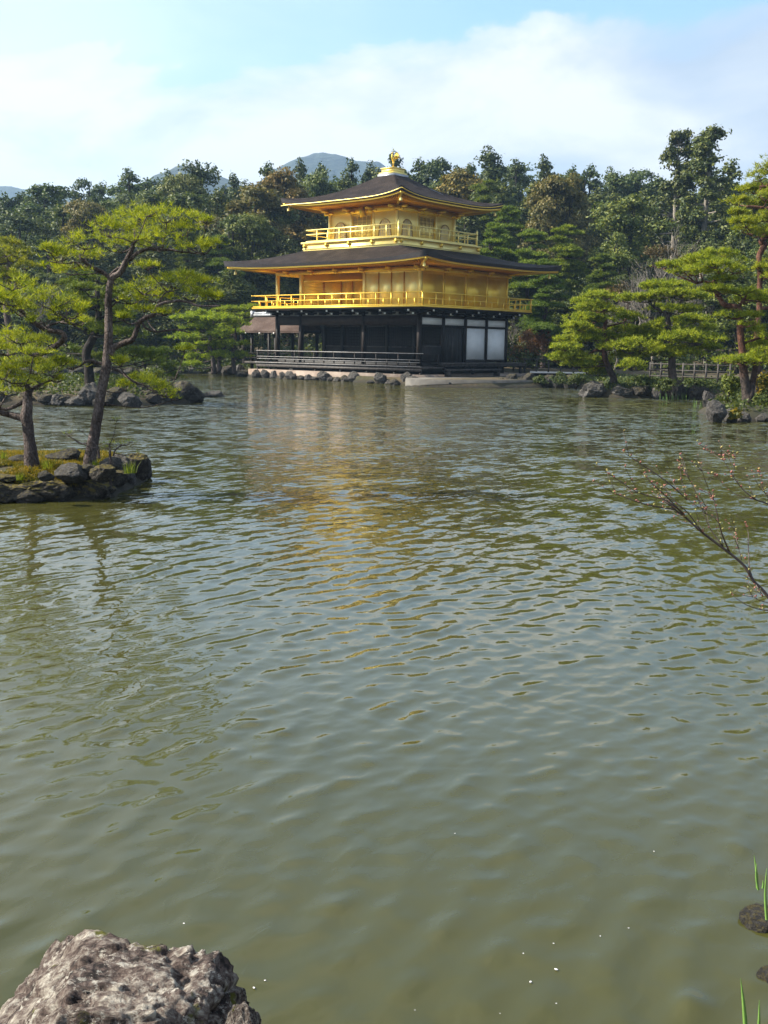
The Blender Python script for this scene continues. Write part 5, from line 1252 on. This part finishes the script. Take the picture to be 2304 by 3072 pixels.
# seedling pine on the near islet
shaped_pine('pine_seedling', 'tiny spindly pine seedling beside the rocks right of the leaning trunk', 14.9, .38, [
  [(330, 1370, 4), (329, 1350, 3), (328, 1335, 2)], [(340, 1368, 3, 0), (345, 1352, 2.5), (358, 1340, 2), (380, 1335, 1.4)], [(297, 1375, 5, 0), (296, 1355, 4), (298, 1345, 2)]],
 [(330, 1330, 22, 5, 0), (365, 1332, 26, 5, 0), (390, 1325, 16, 4, 0), (322, 1345, 14, 4, 0), (408, 1362, 12, 5, 0), (350, 1260, 16, 6, 0), (245, 1290, 16, 7, 0), (205, 1303, 18, 6, 0)],
 M['bark'], M['needle'], dens=.16, nl=.07, nw=.004, nk=7, seed=12, twig=.003)

RB = M['barkred']; NF = M['needlefar']
shaped_pine('garden_pine', 'leaning red trunked pine nearest the pavilion on the right shore', 50, .5, [
  [(1842, 1135, 11), (1830, 1110, 9.5), (1820, 1088, 9), (1814, 1040, 8), (1812, 996, 7), (1817, 960, 5), (1818, 945, 4)],
  [(1818, 950, 4, 0), (1808, 936, 4), (1822, 928, 3)], [(1812, 1052, 4.5, 0), (1788, 1052, 4), (1765, 1062, 3.5), (1755, 1066, 2)], [(1812, 990, 3, 0), (1795, 984, 3), (1770, 984, 2)], [(1816, 980, 3, 0), (1840, 975, 2.5), (1870, 968, 2)]],
 [(1820, 890, 70, 11), (1755, 908, 48, 10), (1885, 900, 46, 11), (1735, 956, 50, 13), (1832, 938, 48, 13), (1885, 958, 46, 15), (1730, 982, 46, 12), (1790, 925, 60, 12), (1742, 1020, 74, 11), (1700, 1044, 48, 11), (1806, 1020, 48, 11), (1712, 1072, 66, 13), (1782, 1088, 52, 12), (1785, 1118, 52, 12), (1690, 1080, 40, 11), (1870, 990, 50, 12), (1780, 960, 50, 12), (1760, 1000, 60, 10), (1830, 1045, 40, 10), (1735, 1095, 48, 11), (1850, 1010, 40, 12)],
 RB, NF, dens=.66, nl=.17, nw=.030, nk=8, dv=1.1, seed=21, twig=.012)
shaped_pine('garden_pine', 'wide layered pine with a short dark trunk in the middle of the right shore', 49, .55, [
  [(2020, 1135, 13), (2020, 1110, 12), (2018, 1080, 11), (2012, 1030, 9), (2004, 985, 8), (2001, 955, 7), (1990, 938, 5), (1960, 920, 4)],
  [(2001, 958, 5, 0), (2020, 930, 4), (2045, 900, 3)], [(2015, 1060, 6, 0), (1970, 1045, 5), (1920, 1050, 4), (1890, 1060, 3)], [(2015, 1060, 6, 0), (2060, 1040, 5), (2110, 1030, 3)], [(2004, 985, 5, 0), (1970, 960, 4), (1940, 950, 2)]],
 [(2000, 862, 74, 15), (2020, 884, 72, 13), (1944, 898, 56, 13), (2066, 893, 64, 13), (2000, 976, 56, 14), (2075, 962, 64, 13), (1958, 1014, 92, 17), (2072, 1018, 92, 18), (1918, 1040, 82, 18), (2000, 1060, 104, 18), (1890, 1070, 50, 18), (1898, 1100, 42, 18), (2104, 1046, 60, 14), (1990, 930, 50, 12), (1940, 860, 30, 10), (2050, 930, 60, 10), (1930, 990, 50, 12), (2030, 1000, 60, 12), (1865, 1040, 40, 14), (2110, 990, 50, 13)],
 M['bark'], NF, dens=.66, nl=.17, nw=.030, nk=8, dv=1.2, seed=22, twig=.012)
shaped_pine('garden_pine', 'double trunked pine with a crooked red upper stem on the right bank', 35.5, .4, [
  [(2246, 1210, 19), (2240, 1170, 14), (2234, 1120, 13), (2230, 1065, 11), (2228, 1020, 10), (2222, 990, 10), (2216, 965, 10), (2213, 925, 9), (2190, 918, 9), (2172, 912, 8), (2153, 890, 7)],
  [(2153, 890, 7, 0), (2146, 868, 6), (2141, 850, 7), (2150, 838, 5), (2158, 828, 3)],
  [(2246, 1205, 12, 0), (2256, 1160, 10), (2266, 1110, 9), (2270, 1060, 6)], [(2213, 925, 5, 0), (2230, 900, 4), (2240, 880, 3)], [(2230, 1060, 6, 0), (2190, 1075, 4), (2150, 1080, 3)], [(2141, 850, 4, 0), (2110, 845, 4), (2090, 850, 3)], [(2228, 1030, 4, 0), (2260, 1020, 4), (2290, 1010, 3)]],
 [(2152, 762, 58, 13), (2100, 782, 64, 13), (2040, 798, 56, 12), (1990, 800, 38, 9), (2085, 818, 80, 13), (2155, 798, 64, 14), (2200, 782, 44, 14), (2202, 812, 40, 12), (2162, 872, 70, 13), (2222, 878, 60, 13), (2242, 902, 50, 14), (2192, 948, 46, 12), (2262, 950, 46, 13), (2282, 996, 50, 18), (2272, 1042, 60, 18), (2240, 1086, 72, 16), (2190, 1082, 50, 12), (2300, 1070, 50, 20), (2320, 900, 60, 20), (2330, 1010, 60, 22), (2170, 840, 40, 10), (2240, 975, 36, 10)],
 RB, NF, dens=.8, nl=.13, nw=.018, nk=8, dv=.8, seed=23, twig=.010)
shaped_pine('garden_pine', 'tall red stemmed pine leaning in from the right frame edge', 42, .6, [
  [(2272, 1110, 12), (2272, 1040, 10), (2272, 980, 9), (2279, 916, 8.5), (2280, 860, 8), (2281, 820, 8), (2279, 772, 8), (2290, 750, 9), (2296, 735, 9), (2282, 722, 8), (2300, 690, 7), (2320, 640, 6), (2315, 560, 5)],
  [(2279, 925, 5, 0), (2300, 925, 5), (2330, 920, 4)], [(2320, 640, 5, 0), (2280, 622, 4), (2240, 620, 3)], [(2315, 560, 4, 0), (2280, 560, 3)], [(2300, 690, 4, 0), (2260, 700, 3)]],
 [(2262, 572, 56, 16), (2215, 606, 46, 13), (2280, 614, 50, 17), (2282, 532, 40, 18), (2236, 670, 50, 16), (2290, 655, 44, 16), (2268, 702, 46, 15), (2215, 640, 34, 10), (2300, 590, 40, 16), (2320, 500, 50, 22), (2290, 805, 36, 12), (2310, 700, 50, 20), (2340, 780, 50, 24), (2225, 690, 30, 10), (2310, 830, 40, 12)],
 RB, NF, dens=.75, nl=.15, nw=.022, nk=8, dv=1.0, seed=24, twig=.010, tint=(1.05, 1., 1))
# pines on the far left shore and the middle islet
def filler_pads(u0, u1, v0, v1, n, ru, rv, seed):
    r_ = random.Random(seed); return [(r_.uniform(u0, u1), v0+(v1-v0)*(i+.5)/n, r_.uniform(.7, 1.2)*ru, r_.uniform(.8, 1.2)*rv) for i in range(n)]
shaped_pine('pine_tree', 'dark trunked leaning pine on the middle islet behind the tall near pine', 38, .5, [
  [(270, 1110, 14), (262, 1060, 13), (280, 1010, 12), (294, 950, 10), (290, 890, 8), (296, 830, 6)], [(280, 1010, 7, 0), (240, 985, 6), (200, 960, 4)], [(292, 940, 6, 0), (340, 900, 5), (380, 880, 3)]],
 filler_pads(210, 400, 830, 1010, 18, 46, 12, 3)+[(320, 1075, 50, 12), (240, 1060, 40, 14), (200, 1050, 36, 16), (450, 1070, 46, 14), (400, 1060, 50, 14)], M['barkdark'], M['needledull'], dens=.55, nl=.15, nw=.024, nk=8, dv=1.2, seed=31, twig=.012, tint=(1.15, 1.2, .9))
shaped_pine('pine_tree', 'yellow green pine crown at the left edge behind the near pines', 42, .5, [
  [(40, 1150, 14), (30, 1050, 12), (20, 950, 10), (25, 850, 8), (30, 790, 5)], [(22, 880, 5, 0), (60, 830, 4), (90, 800, 3)]],
 [(20, 735, 50, 16), (60, 762, 46, 15), (30, 790, 60, 18), (80, 800, 40, 12), (10, 830, 50, 18), (60, 850, 40, 14), (-40, 780, 60, 20), (20, 760, 50, 14), (0, 900, 50, 20), (60, 920, 50, 18)], M['bark'], NF, dens=.5, nl=.16, nw=.024, nk=8, dv=1.2, seed=32, twig=.012, tint=(.95, .85, .9))
shaped_pine('garden_pine', 'low spreading pine on the far shore just left of the fishing porch', 73, .5, [
  [(640, 1118, 8), (638, 1080, 7), (630, 1040, 6), (636, 990, 5), (640, 950, 4)], [(655, 1118, 6, 0), (660, 1070, 5), (680, 1030, 4)], [(702, 1120, 7, 0), (700, 1060, 6), (706, 1000, 5)]],
 [(560, 958, 50, 10), (610, 945, 50, 11), (660, 960, 56, 11), (600, 985, 60, 12), (560, 1015, 56, 12), (620, 1010, 60, 12), (680, 1000, 50, 12), (580, 1045, 50, 12), (640, 1040, 56, 12), (700, 1035, 46, 12), (600, 1075, 50, 12), (660, 1070, 46, 12), (575, 1095, 30, 10), (705, 975, 44, 10), (720, 1070, 30, 12)], M['bark'], NF, dens=.34, nl=.22, nw=.045, nk=7, dv=1.6, seed=33, twig=.015, tint=(.9, 1, .9))
shaped_pine('garden_pine', 'flat topped pine behind the fishing porch roof', 80, .6, [
  [(735, 1110, 8), (730, 1040, 7), (722, 980, 6), (720, 945, 4)]],
 [(700, 930, 50, 8), (745, 925, 44, 7), (690, 948, 56, 8), (740, 948, 46, 7), (700, 966, 50, 8), (670, 985, 50, 8), (760, 965, 30, 8)], M['barkdark'], NF, dens=.34, nl=.22, nw=.045, nk=7, dv=1.4, seed=34, twig=.015, tint=(.9, .95, .9))
shaped_pine('garden_pine', 'dark little pine leaning over the right end of the middle islet', 46, .5, [
  [(445, 1150, 8), (438, 1110, 7), (430, 1075, 5), (440, 1050, 4)]],
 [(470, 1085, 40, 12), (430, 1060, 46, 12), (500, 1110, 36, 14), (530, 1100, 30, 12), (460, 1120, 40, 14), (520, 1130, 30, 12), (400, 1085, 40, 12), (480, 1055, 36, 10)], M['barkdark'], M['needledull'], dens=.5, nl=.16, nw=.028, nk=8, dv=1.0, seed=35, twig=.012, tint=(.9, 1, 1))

# ------------------------------------------------------------------ shrubs, grass, iris
def shrub(u, v, ru, rv, D, mat, label, group=None, seed=1, size=.09, n=900, name='shrub', tint=(1, 1, 1), cat='shrub'):
    k = D/FOC; c = at(u, v, D); root = thing(name, label, cat, (c[0], c[1], c[2]-rv*k), group)
    rg = random.Random(seed); cl = []
    for i in range(9):
        a = rg.uniform(0, 6.28); q = rg.uniform(0, .6)
        s = rg.uniform(.35, .55); pp = c+HR*math.cos(a)*q*ru*k+HF*math.sin(a)*q*ru*k+np.array([0, 0, rg.uniform(-.4, .45)*rv*k]); cl.append((*pp, s*ru*k, s*ru*k, s*1.2*rv*k))
    o = link('foliage', crown_mesh('foliage', cl, n, size, mat, seed, .32, 1.2/max(.2, ru*k)), root); o.color = (*tint, 1)
    a = MB()
    for i in range(5): a.tube([c-np.array([0, 0, rv*k*1.1]), c+HR*rg.uniform(-.5, .5)*ru*k+HF*rg.uniform(-.4, .4)*ru*k], [.02, .006], 5)
    a.build('stems', M['barkdark'], root); return root
SHR = [(1990, 1160, 40, 26, 46, 'shrub', 'dark clipped shrub left of the upright bluish stone'), (1940, 1150, 44, 20, 48, 'shrub', 'low shrub under the wide layered pine'),
       (2185, 1160, 46, 44, 37, 'needledull', 'dense green shrub left of the double trunked pine'), (2292, 1160, 30, 46, 36, 'moss', 'yellow green clipped shrub at the right frame edge'),
       (2300, 1205, 34, 26, 35, 'shrub', 'dark low shrub right of the double trunked pine'), (2205, 1245, 20, 14, 33, 'moss', 'small bright yellow moss mound beside the upright dark rock'),
       (1680, 1140, 40, 24, 58, 'shrub', 'dark shrub on the bank right of the terrace'), (1730, 1142, 40, 26, 56, 'shrub', 'dark shrub behind the large pale boulder'), (1845, 1160, 50, 14, 50, 'shrub', 'bright low shrub at the foot of the leaning red pine'),
       (2080, 1150, 60, 14, 47, 'shrub', 'low dark groundcover shrub behind the layered rock'), (1625, 1145, 34, 20, 60, 'shrub', 'rounded dark shrub behind the shaded bank rocks'),
       (215, 1170, 34, 16, 40, 'needlefar', 'low bright bush on the middle islet left of the tall trunk'), (520, 1165, 40, 18, 42, 'needlefar', 'bright low bush drooping over the islet tip boulder'), (455, 1130, 50, 26, 44, 'needledull', 'dark rounded bush on the middle islet'), (350, 1150, 60, 26, 42, 'shrub', 'dark bush in the middle of the middle islet'), (150, 1140, 50, 20, 44, 'shrub', 'brownish low bush between the near trunks')]
for i, (u, v, ru, rv, D, mt, l) in enumerate(SHR): shrub(u, v, ru, rv, D, M[mt], l, seed=50+i, size=.10, n=1500)
for i, (u, v, D) in enumerate([(1575, 1020, 76), (1600, 1050, 74), (1560, 1060, 74), (1620, 1020, 78)]):
    shrub(u, v, 40, 34, D, M['red'], 'reddish brown leafed maple bush right of the white panels', 'reddish bushes right of the pavilion', seed=70+i, size=.14, n=900)
for i, (u, v, D) in enumerate([(1960, 760, 84), (2010, 770, 84), (1850, 880, 72), (2050, 790, 80)]):
    shrub(u, v, 50, 30, D, M['brown'], 'dull brownish twiggy undergrowth below the bare trees', 'brownish undergrowth below the bare trees', seed=80+i, size=.16, n=700, tint=(.62, .5, .6))
for i, (u, v, ru, rv, D) in enumerate([(560, 1105, 50, 10, 74), (620, 1108, 40, 8, 74), (500, 1100, 40, 14, 76), (700, 1100, 40, 14, 80), (640, 1090, 60, 16, 82), (430, 1085, 60, 24, 78), (330, 1090, 60, 24, 76), (210, 1100, 60, 20, 74), (110, 1090, 60, 24, 74)]):
    shrub(u, v, ru, rv, D, M['shrub'], 'low dark shrub on the far left bank', 'low shrubs on the far left bank', seed=90+i, size=.16, n=900)
def blades(label, pts, D, h, n, seed, name='grass_tuft', cat='grass', w=.012, mat=None, z=None, lean=.35, group=None):
    u, v = pts; c = at(u, v, D) if z is None else ground(u, v, z); rg = np.random.RandomState(seed); a = MB()
    for i in range(n):
        q = c+np.array([rg.normal()*h*.25, rg.normal()*h*.25, 0]); l = h*rg.uniform(.6, 1.1); d = rg.normal(size=3)*lean; d[2] = 0; s = np.array([rg.normal(), rg.normal(), 0]); s /= np.linalg.norm(s); s *= w
        P = [q, q+d*l*.2+np.array([0, 0, l*.5]), q+d*l*.7+np.array([0, 0, l])]
        t_ = np.array([-s[1], s[0], 0])*.18
        a.add([P[0]-s, P[0]+s, P[1]+s*.9, P[1]-s*.9, P[2], P[0]+t_, P[1]+t_], [(0, 1, 2, 3)], [(3, 2, 4), (0, 6, 5), (3, 4, 6)])
    o = a.build(name, mat or M['needlefar']); return tag(o, label, cat, group)
m_iris = simple('iris_leaf', (.07, .16, .03), (.17, .30, .06), 9, .4)
for i, u in enumerate((1990, 2014, 2030, 2056, 2086, 2104)): blades('thin light green iris shoots standing in the shallow water at the right shore', (u, 1199+(i > 3)*22), 45, .34, 7, i, 'iris_shoots', 'iris', .010, m_iris, z=0, lean=.12, group='iris shoots along the right shore')
blades('bright grass tuft among the rocks between the two near trunks', (140, 1415), 14.9, .17, 60, 3, w=.004)
blades('grassy moss hanging on the mossy upright rock of the near islet', (392, 1420), 14.2, .16, 50, 4, w=.004)
blades('green grass tuft at the foot of the leaning trunk', (285, 1405), 15.0, .12, 50, 6, w=.004)
blades('yellowish grass tuft on the front ledge at the left of the near islet', (60, 1440), 14.4, .10, 60, 7, w=.004)
blades('small grass tuft behind the thick near trunk at the left edge', (8, 1375), 15.2, .12, 30, 5, w=.004)
# moss carpet of the near islet
rg = np.random.RandomState(40); n = 60000; X = rg.uniform(22.8, 28.6, n); Y = rg.uniform(-45.5, -38.2, n); dn = -sdf(X, Y, isl_near)
k = (dn > .26) & (vnoise(np.stack([X*1.7, Y*1.7, X*0], -1), 6) > .10); X, Y = X[k], Y[k]; Z = terrain(X, Y)
V, T = tufts(np.stack([X, Y, Z+.0], -1), rg, 6, .055, .014, .5); tag(link('moss', mesh_from('moss', V, None, T, False, [M['moss']])), 'yellow brown moss carpet on the near islet', 'moss', kind='stuff')
# low plants, moss and litter over the visible banks
rg = np.random.RandomState(60); n = 420000; X = rg.uniform(-32, 36, n); Y = rg.uniform(-38, 18, n)
f_ = (X-CAM[0])*HF[0]+(Y-CAM[1])*HF[1]; r_ = (X-CAM[0])*HR[0]+(Y-CAM[1])*HR[1]; k = (np.abs(r_) < .4*f_) & (f_ > 26) & ~((X > -13.4) & (X < 7.2) & (Y > -5) & (Y < 13)); X, Y = X[k], Y[k]
d = np.maximum(sdf(X, Y, pond), -sdf(X, Y, isl_far)); k = (d > .35) & (d < 7) & (vnoise(np.stack([X*.7, Y*.7, X*0], -1), 16) > .14); X, Y = X[k], Y[k]; Z = terrain(X, Y)
Pq = np.stack([X, Y, Z+rg.rand(len(X))**2*.22*(.4+vnoise(np.stack([X*.9, Y*.9, X*0], -1), 26))], -1); Nq = rg.normal(size=Pq.shape)*.7+np.array([0, 0, .8]); Nq /= np.linalg.norm(Nq, axis=1)[:, None]
V, Q = cards(Pq, Nq, .12, rg, .6); tag(link('ground_cover', mesh_from('ground_cover', V, Q, None, False, [M['shrub']])), 'low dark green ground cover on the banks and the middle islet', 'ground cover', kind='stuff')
# foreground iris leaves at the lower right
def leaf_strip(a, base, tip, w, bend, seg=8):
    base = np.array(base, float); tip = np.array(tip, float); V = []; 
    for i in range(seg+1):
        t_ = i/seg; p = base+(tip-base)*t_+HR*bend*math.sin(t_*math.pi)*.5; ww = w*(1-t_**2.5)*.5+.0004; V += [p-HR*ww, p+HR*ww, p-HF*.0012-HR*0]
    Q = []
    for i in range(seg):
        b0 = 3*i; Q += [(b0, b0+2, b0+5, b0+3), (b0+2, b0+1, b0+4, b0+5), (b0+1, b0, b0+3, b0+4)]
    a.add(V, Q)
for l, lv in (('broad light green iris leaf in the lower right corner', [((2240, 3160), (2222, 2935), 2.75, .012), ((2270, 3160), (2278, 3000), 2.8, .009)]),
              ('dark green iris leaves rising at the right frame edge', [((2272, 2665), (2262, 2565), 3.6, .008), ((2275, 2670), (2270, 2590), 3.58, .007), ((2300, 2760), (2300, 2605), 3.5, .008), ((2288, 2665), (2288, 2640), 3.55, .007)])):
    r_ = thing('iris_plant', l, 'iris', tuple(at(lv[0][0][0], lv[0][0][1], lv[0][2])))
    for (b0, t0, D, w) in lv:
        a = MB(); base = at(*b0, D); base = base if base[2] < .05 else base; leaf_strip(a, base, at(*t0, D), w, rt.uniform(-.01, .01)); a.build('leaf', m_iris, r_, True)
# cherry petals floating
m_pet = simple('white_petal', (.78, .72, .74), (.9, .86, .87), 60, .5)
pm = MB(); n = 10; V = [(0, 0, .0008)]+[(math.cos(6.283*i/n)*(1 if i else .8), math.sin(6.283*i/n)*.75, .18) for i in range(n)]+[(0, 0, -.08)]
pm.add(V, (), [(0, 1+i, 1+(i+1) % n) for i in range(n)]+[(n+1, 1+(i+1) % n, 1+i) for i in range(n)]); pme = pm.mesh('petal', m_pet, True)
for i, (u, v, s) in enumerate([(1669, 2908, 9), (1592, 2945, 7), (2046, 2880, 7), (1570, 2860, 4), (1661, 2830, 4), (1801, 2808, 4), (1886, 2784, 4), (1962, 2554, 4), (1669, 3010, 4), (762, 2963, 7), (795, 2941, 5), (552, 2770, 5), (1365, 2500, 3), (1500, 3040, 3), (1245, 3030, 3)]):
    p = ground(u, v, .003); o = link('petal', pme); o.location = tuple(p); dd = (p-CAM)@CF; o.scale = (s*dd/FOC,)*3; o.scale = (s*.72*dd/FOC, s*.62*dd/FOC, s*dd/FOC*.3); o.rotation_euler = (0, 0, i*1.7)
    big = {0: 'largest white petal floating in the lower right water', 2: 'white petal floating alone far right of the largest one', 9: 'white petal floating nearest the right side of the foreground boulder'}
    tag(o, big.get(i, 'tiny white petal floating on the foreground water'), 'petal', None if i in big else 'tiny floating petals')

# budding branch reaching in from the right
br = thing('budding_shrub', 'leafless shrub branches with small red buds reaching over the water from the right', 'shrub', tuple(fr(3.2, 1.9, .3)))
D = 3.3; limbs = [
 [(2420, 1960, 8), (2304, 1790, 6.5), (2262, 1745, 6), (2235, 1700, 5.5), (2190, 1660, 5), (2110, 1600, 4.5), (2060, 1555, 4), (2024, 1528, 3.5), (1985, 1495, 3)],
 [(2024, 1528, 3), (1970, 1520, 2.5), (1920, 1508, 2), (1850, 1482, 1.6), (1842, 1478, 1)], [(2060, 1555, 3), (2040, 1530, 2.5), (1990, 1498, 2), (1915, 1478, 1.8), (1840, 1430, 1.4), (1790, 1395, 1)],
 [(2060, 1555, 3), (2000, 1490, 2.2), (1960, 1455, 2), (1930, 1420, 1.4)], [(2062, 1500, 2), (2030, 1470, 2.4), (1980, 1430, 2), (1920, 1390, 1.6), (1868, 1355, 1)],
 [(2110, 1600, 2.6), (2080, 1560, 2.2), (2060, 1535, 2), (2020, 1500, 1.5), (1990, 1460, 1.2)], [(2188, 1655, 3.5), (2165, 1600, 2.8), (2152, 1545, 2.2), (2142, 1500, 1.6), (2136, 1475, 1)],
 [(2170, 1640, 2.4), (2130, 1585, 1.8), (2105, 1525, 1.5), (2080, 1460, 1.2), (2045, 1400, 1)], [(2062, 1500, 1.6), (2045, 1440, 1.3), (2038, 1385, .8)], [(2140, 1500, 1.3), (2115, 1440, 1.1), (2102, 1392, .8)],
 [(2250, 1725, 2.6), (2245, 1650, 2), (2245, 1600, 1.5), (2235, 1570, .9)], [(2262, 1745, 2.4), (2290, 1790, 2)], [(2400, 1560, 4), (2304, 1512, 3), (2270, 1500, 2.4), (2230, 1470, 2), (2200, 1430, 1.5), (2170, 1380, 1), (2165, 1365, .8)],
 [(2350, 1540, 2.4), (2295, 1480, 1.8), (2280, 1430, 1.2), (2276, 1410, .8)], [(2270, 1500, 1.6), (2200, 1480, 1.3), (2150, 1430, 1), (2120, 1415, .8)], [(2330, 1830, 2.4), (2290, 1830, 2), (2240, 1815, 1.5), (2195, 1785, .8)], [(2340, 1810, 2), (2290, 1805, 1.6), (2245, 1785, 1)],
 [(2225, 1680, 1.8), (2210, 1620, 1.5), (2205, 1590, .9)], [(2145, 1340, .8), (2120, 1345, 1.2), (2100, 1330, .8)], [(2200, 1430, 1.2), (2205, 1380, 1), (2208, 1362, .8)], [(2130, 1585, 1.4), (2120, 1540, 1), (2118, 1500, .8)]]
limbs[18] = [(2170, 1382, 1), (2140, 1362, .9), (2118, 1344, .8), (2095, 1332, .7)]
m_br = simple('twig_bark', (.035, .024, .02), (.09, .062, .05), 40, .6); rb = random.Random(4); bud = MB(); leafm = MB()
m_bud = simple('red_bud', (.20, .055, .04), (.34, .13, .10), 60, .5); m_yl = simple('young_leaf', (.22, .24, .05), (.36, .27, .09), 60, .5)
for i, lm in enumerate(limbs):
    a = MB(); dof = rb.uniform(-.12, .12) if i else 0
    pts = [at(u, v, D+dof*min(1, j/2)) for j, (u, v, r) in enumerate(lm)]; a.tube(pts, [r*D/FOC*.8 for *_, r in lm], 7, 3); a.build('branch', m_br, br, True)
    for j in range(1, len(pts)):
        if i == 0 and j < 7: continue
        for s in np.arange(.2, 1.01, .4):
            if rb.random() < .65:
                q = pts[j-1]+(pts[j]-pts[j-1])*s
                for k in range(rb.choice((1, 2, 3))):
                    d = np.array([rb.uniform(-1, 1), rb.uniform(-1, 1), rb.uniform(-.2, 1)]); d /= np.linalg.norm(d); l = rb.uniform(.007, .014); w = l*.3
                    x = np.cross(d, np.array([.3, .2, .9])); x /= np.linalg.norm(x)+1e-9; y = np.cross(d, x)
                    (bud if rb.random() < .6 else leafm).add([q, q+d*l*.5+x*w, q+d*l*.5+y*w*.6, q+d*l*.5-x*w, q+d*l*.5-y*w*.6, q+d*l], (), [(0, 1, 2), (0, 2, 3), (0, 3, 4), (0, 4, 1), (5, 2, 1), (5, 3, 2), (5, 4, 3), (5, 1, 4)])
for i in range(64):
    lm = limbs[rb.randrange(1, len(limbs))]; j = rb.randrange(len(lm)-1); f_ = rb.random(); u0 = lm[j][0]*(1-f_)+lm[j+1][0]*f_; v0 = lm[j][1]*(1-f_)+lm[j+1][1]*f_
    an = rb.uniform(1.75, 2.9); ln = rb.uniform(28, 85); pts = [at(u0, v0, D)]
    for k in (1, 2): pts.append(at(u0+math.cos(an)*ln*k/2+rb.uniform(-4, 4), v0-math.sin(an)*ln*k/2+rb.uniform(-3, 3), D+rb.uniform(-.04, .04)*k))
    a = MB(); a.tube(pts, [.0011, .0009, .0005], 5, 3); a.build('twig', m_br, br, True)
    for q in (pts[1], pts[2]):
        d = np.array([rb.uniform(-1, 1), rb.uniform(-1, 1), rb.uniform(.2, 1)]); d /= np.linalg.norm(d); l = rb.uniform(.007, .013); w = l*.3; x = np.cross(d, np.array([.3, .2, .9])); x /= np.linalg.norm(x); y = np.cross(d, x)
        (bud if rb.random() < .6 else leafm).add([q, q+d*l*.5+x*w, q+d*l*.5+y*w*.6, q+d*l*.5-x*w, q+d*l*.5-y*w*.6, q+d*l], (), [(0, 1, 2), (0, 2, 3), (0, 3, 4), (0, 4, 1), (5, 2, 1), (5, 3, 2), (5, 4, 3), (5, 1, 4)])
bud.build('buds', m_bud, br); leafm.build('young_leaves', m_yl, br)

# bamboo and timber fences in the right garden
def fence(label, u0, u1, v, D0, D1, z0, h, n, rails, mat):
    A = at(u0, v, D0); Bp = at(u1, v, D1); A[2] = Bp[2] = z0; r_ = thing('garden_fence', label, 'fence', tuple(A))
    for f in rails:
        a = MB(); a.tube([A+np.array([0, 0, h*f]), (A+Bp)/2+np.array([0, 0, h*f+.01]), Bp+np.array([0, 0, h*f])], .035, 7); a.build('rail', mat, r_, True)
    for i in range(n):
        q = A+(Bp-A)*i/(n-1); a = MB(); a.tube([q-np.array([0, 0, .2]), q+np.array([0, 0, h*1.05])], .05, 7); a.build('post', M['grey'], r_, True)
m_bam = simple('bleached_bamboo', (.035, .031, .028), (.085, .078, .07), 6, .8, spec=.1)
fence('grey bamboo rail fence behind the short dark trunk on the right', 1950, 2190, 1130, 56, 52, .62, .85, 8, (.25, .6, .95), m_bam)
fence('low bamboo rail fence right of the pavilion terrace', 1540, 1760, 1100, 74, 68, .55, .9, 7, (.35, .95), m_bam)

# ------------------------------------------------------------------ haze
hm = bpy.data.materials.new('haze'); hm.use_nodes = True; t = hm.node_tree
for n in list(t.nodes): t.nodes.remove(n)
pv = nd(t, 'ShaderNodeVolumePrincipled'); pv.inputs['Color'].default_value = (.46, .70, 1, 1); pv.inputs['Density'].default_value = 3.4e-4; pv.inputs['Anisotropy'].default_value = .3
oo = nd(t, 'ShaderNodeOutputMaterial'); t.links.new(pv.outputs[0], oo.inputs['Volume'])
a = MB(); a.box(-1750, 1750, -1750, 1750, -6, 262)
HAZE = True
if HAZE: tag(a.build('haze', hm), 'thin blue air between the garden and the far mountains', 'haze', kind='stuff')

# hide prototypes' own copies by using them as real trees at the sides
for kk, lst in PT.items():
    for j, o in enumerate(lst):
        f, r = 118+6*j, (-62-7*j-3*len(kk)) if j % 2 else (58+7*j+3*len(kk)); p = fr(f, r); o.location = (p[0], p[1], tz(p[0], p[1])-.1); o.name = KN[kk]
        tag(o, 'tree standing outside the view on the side hills', 'tree', 'trees outside the view')
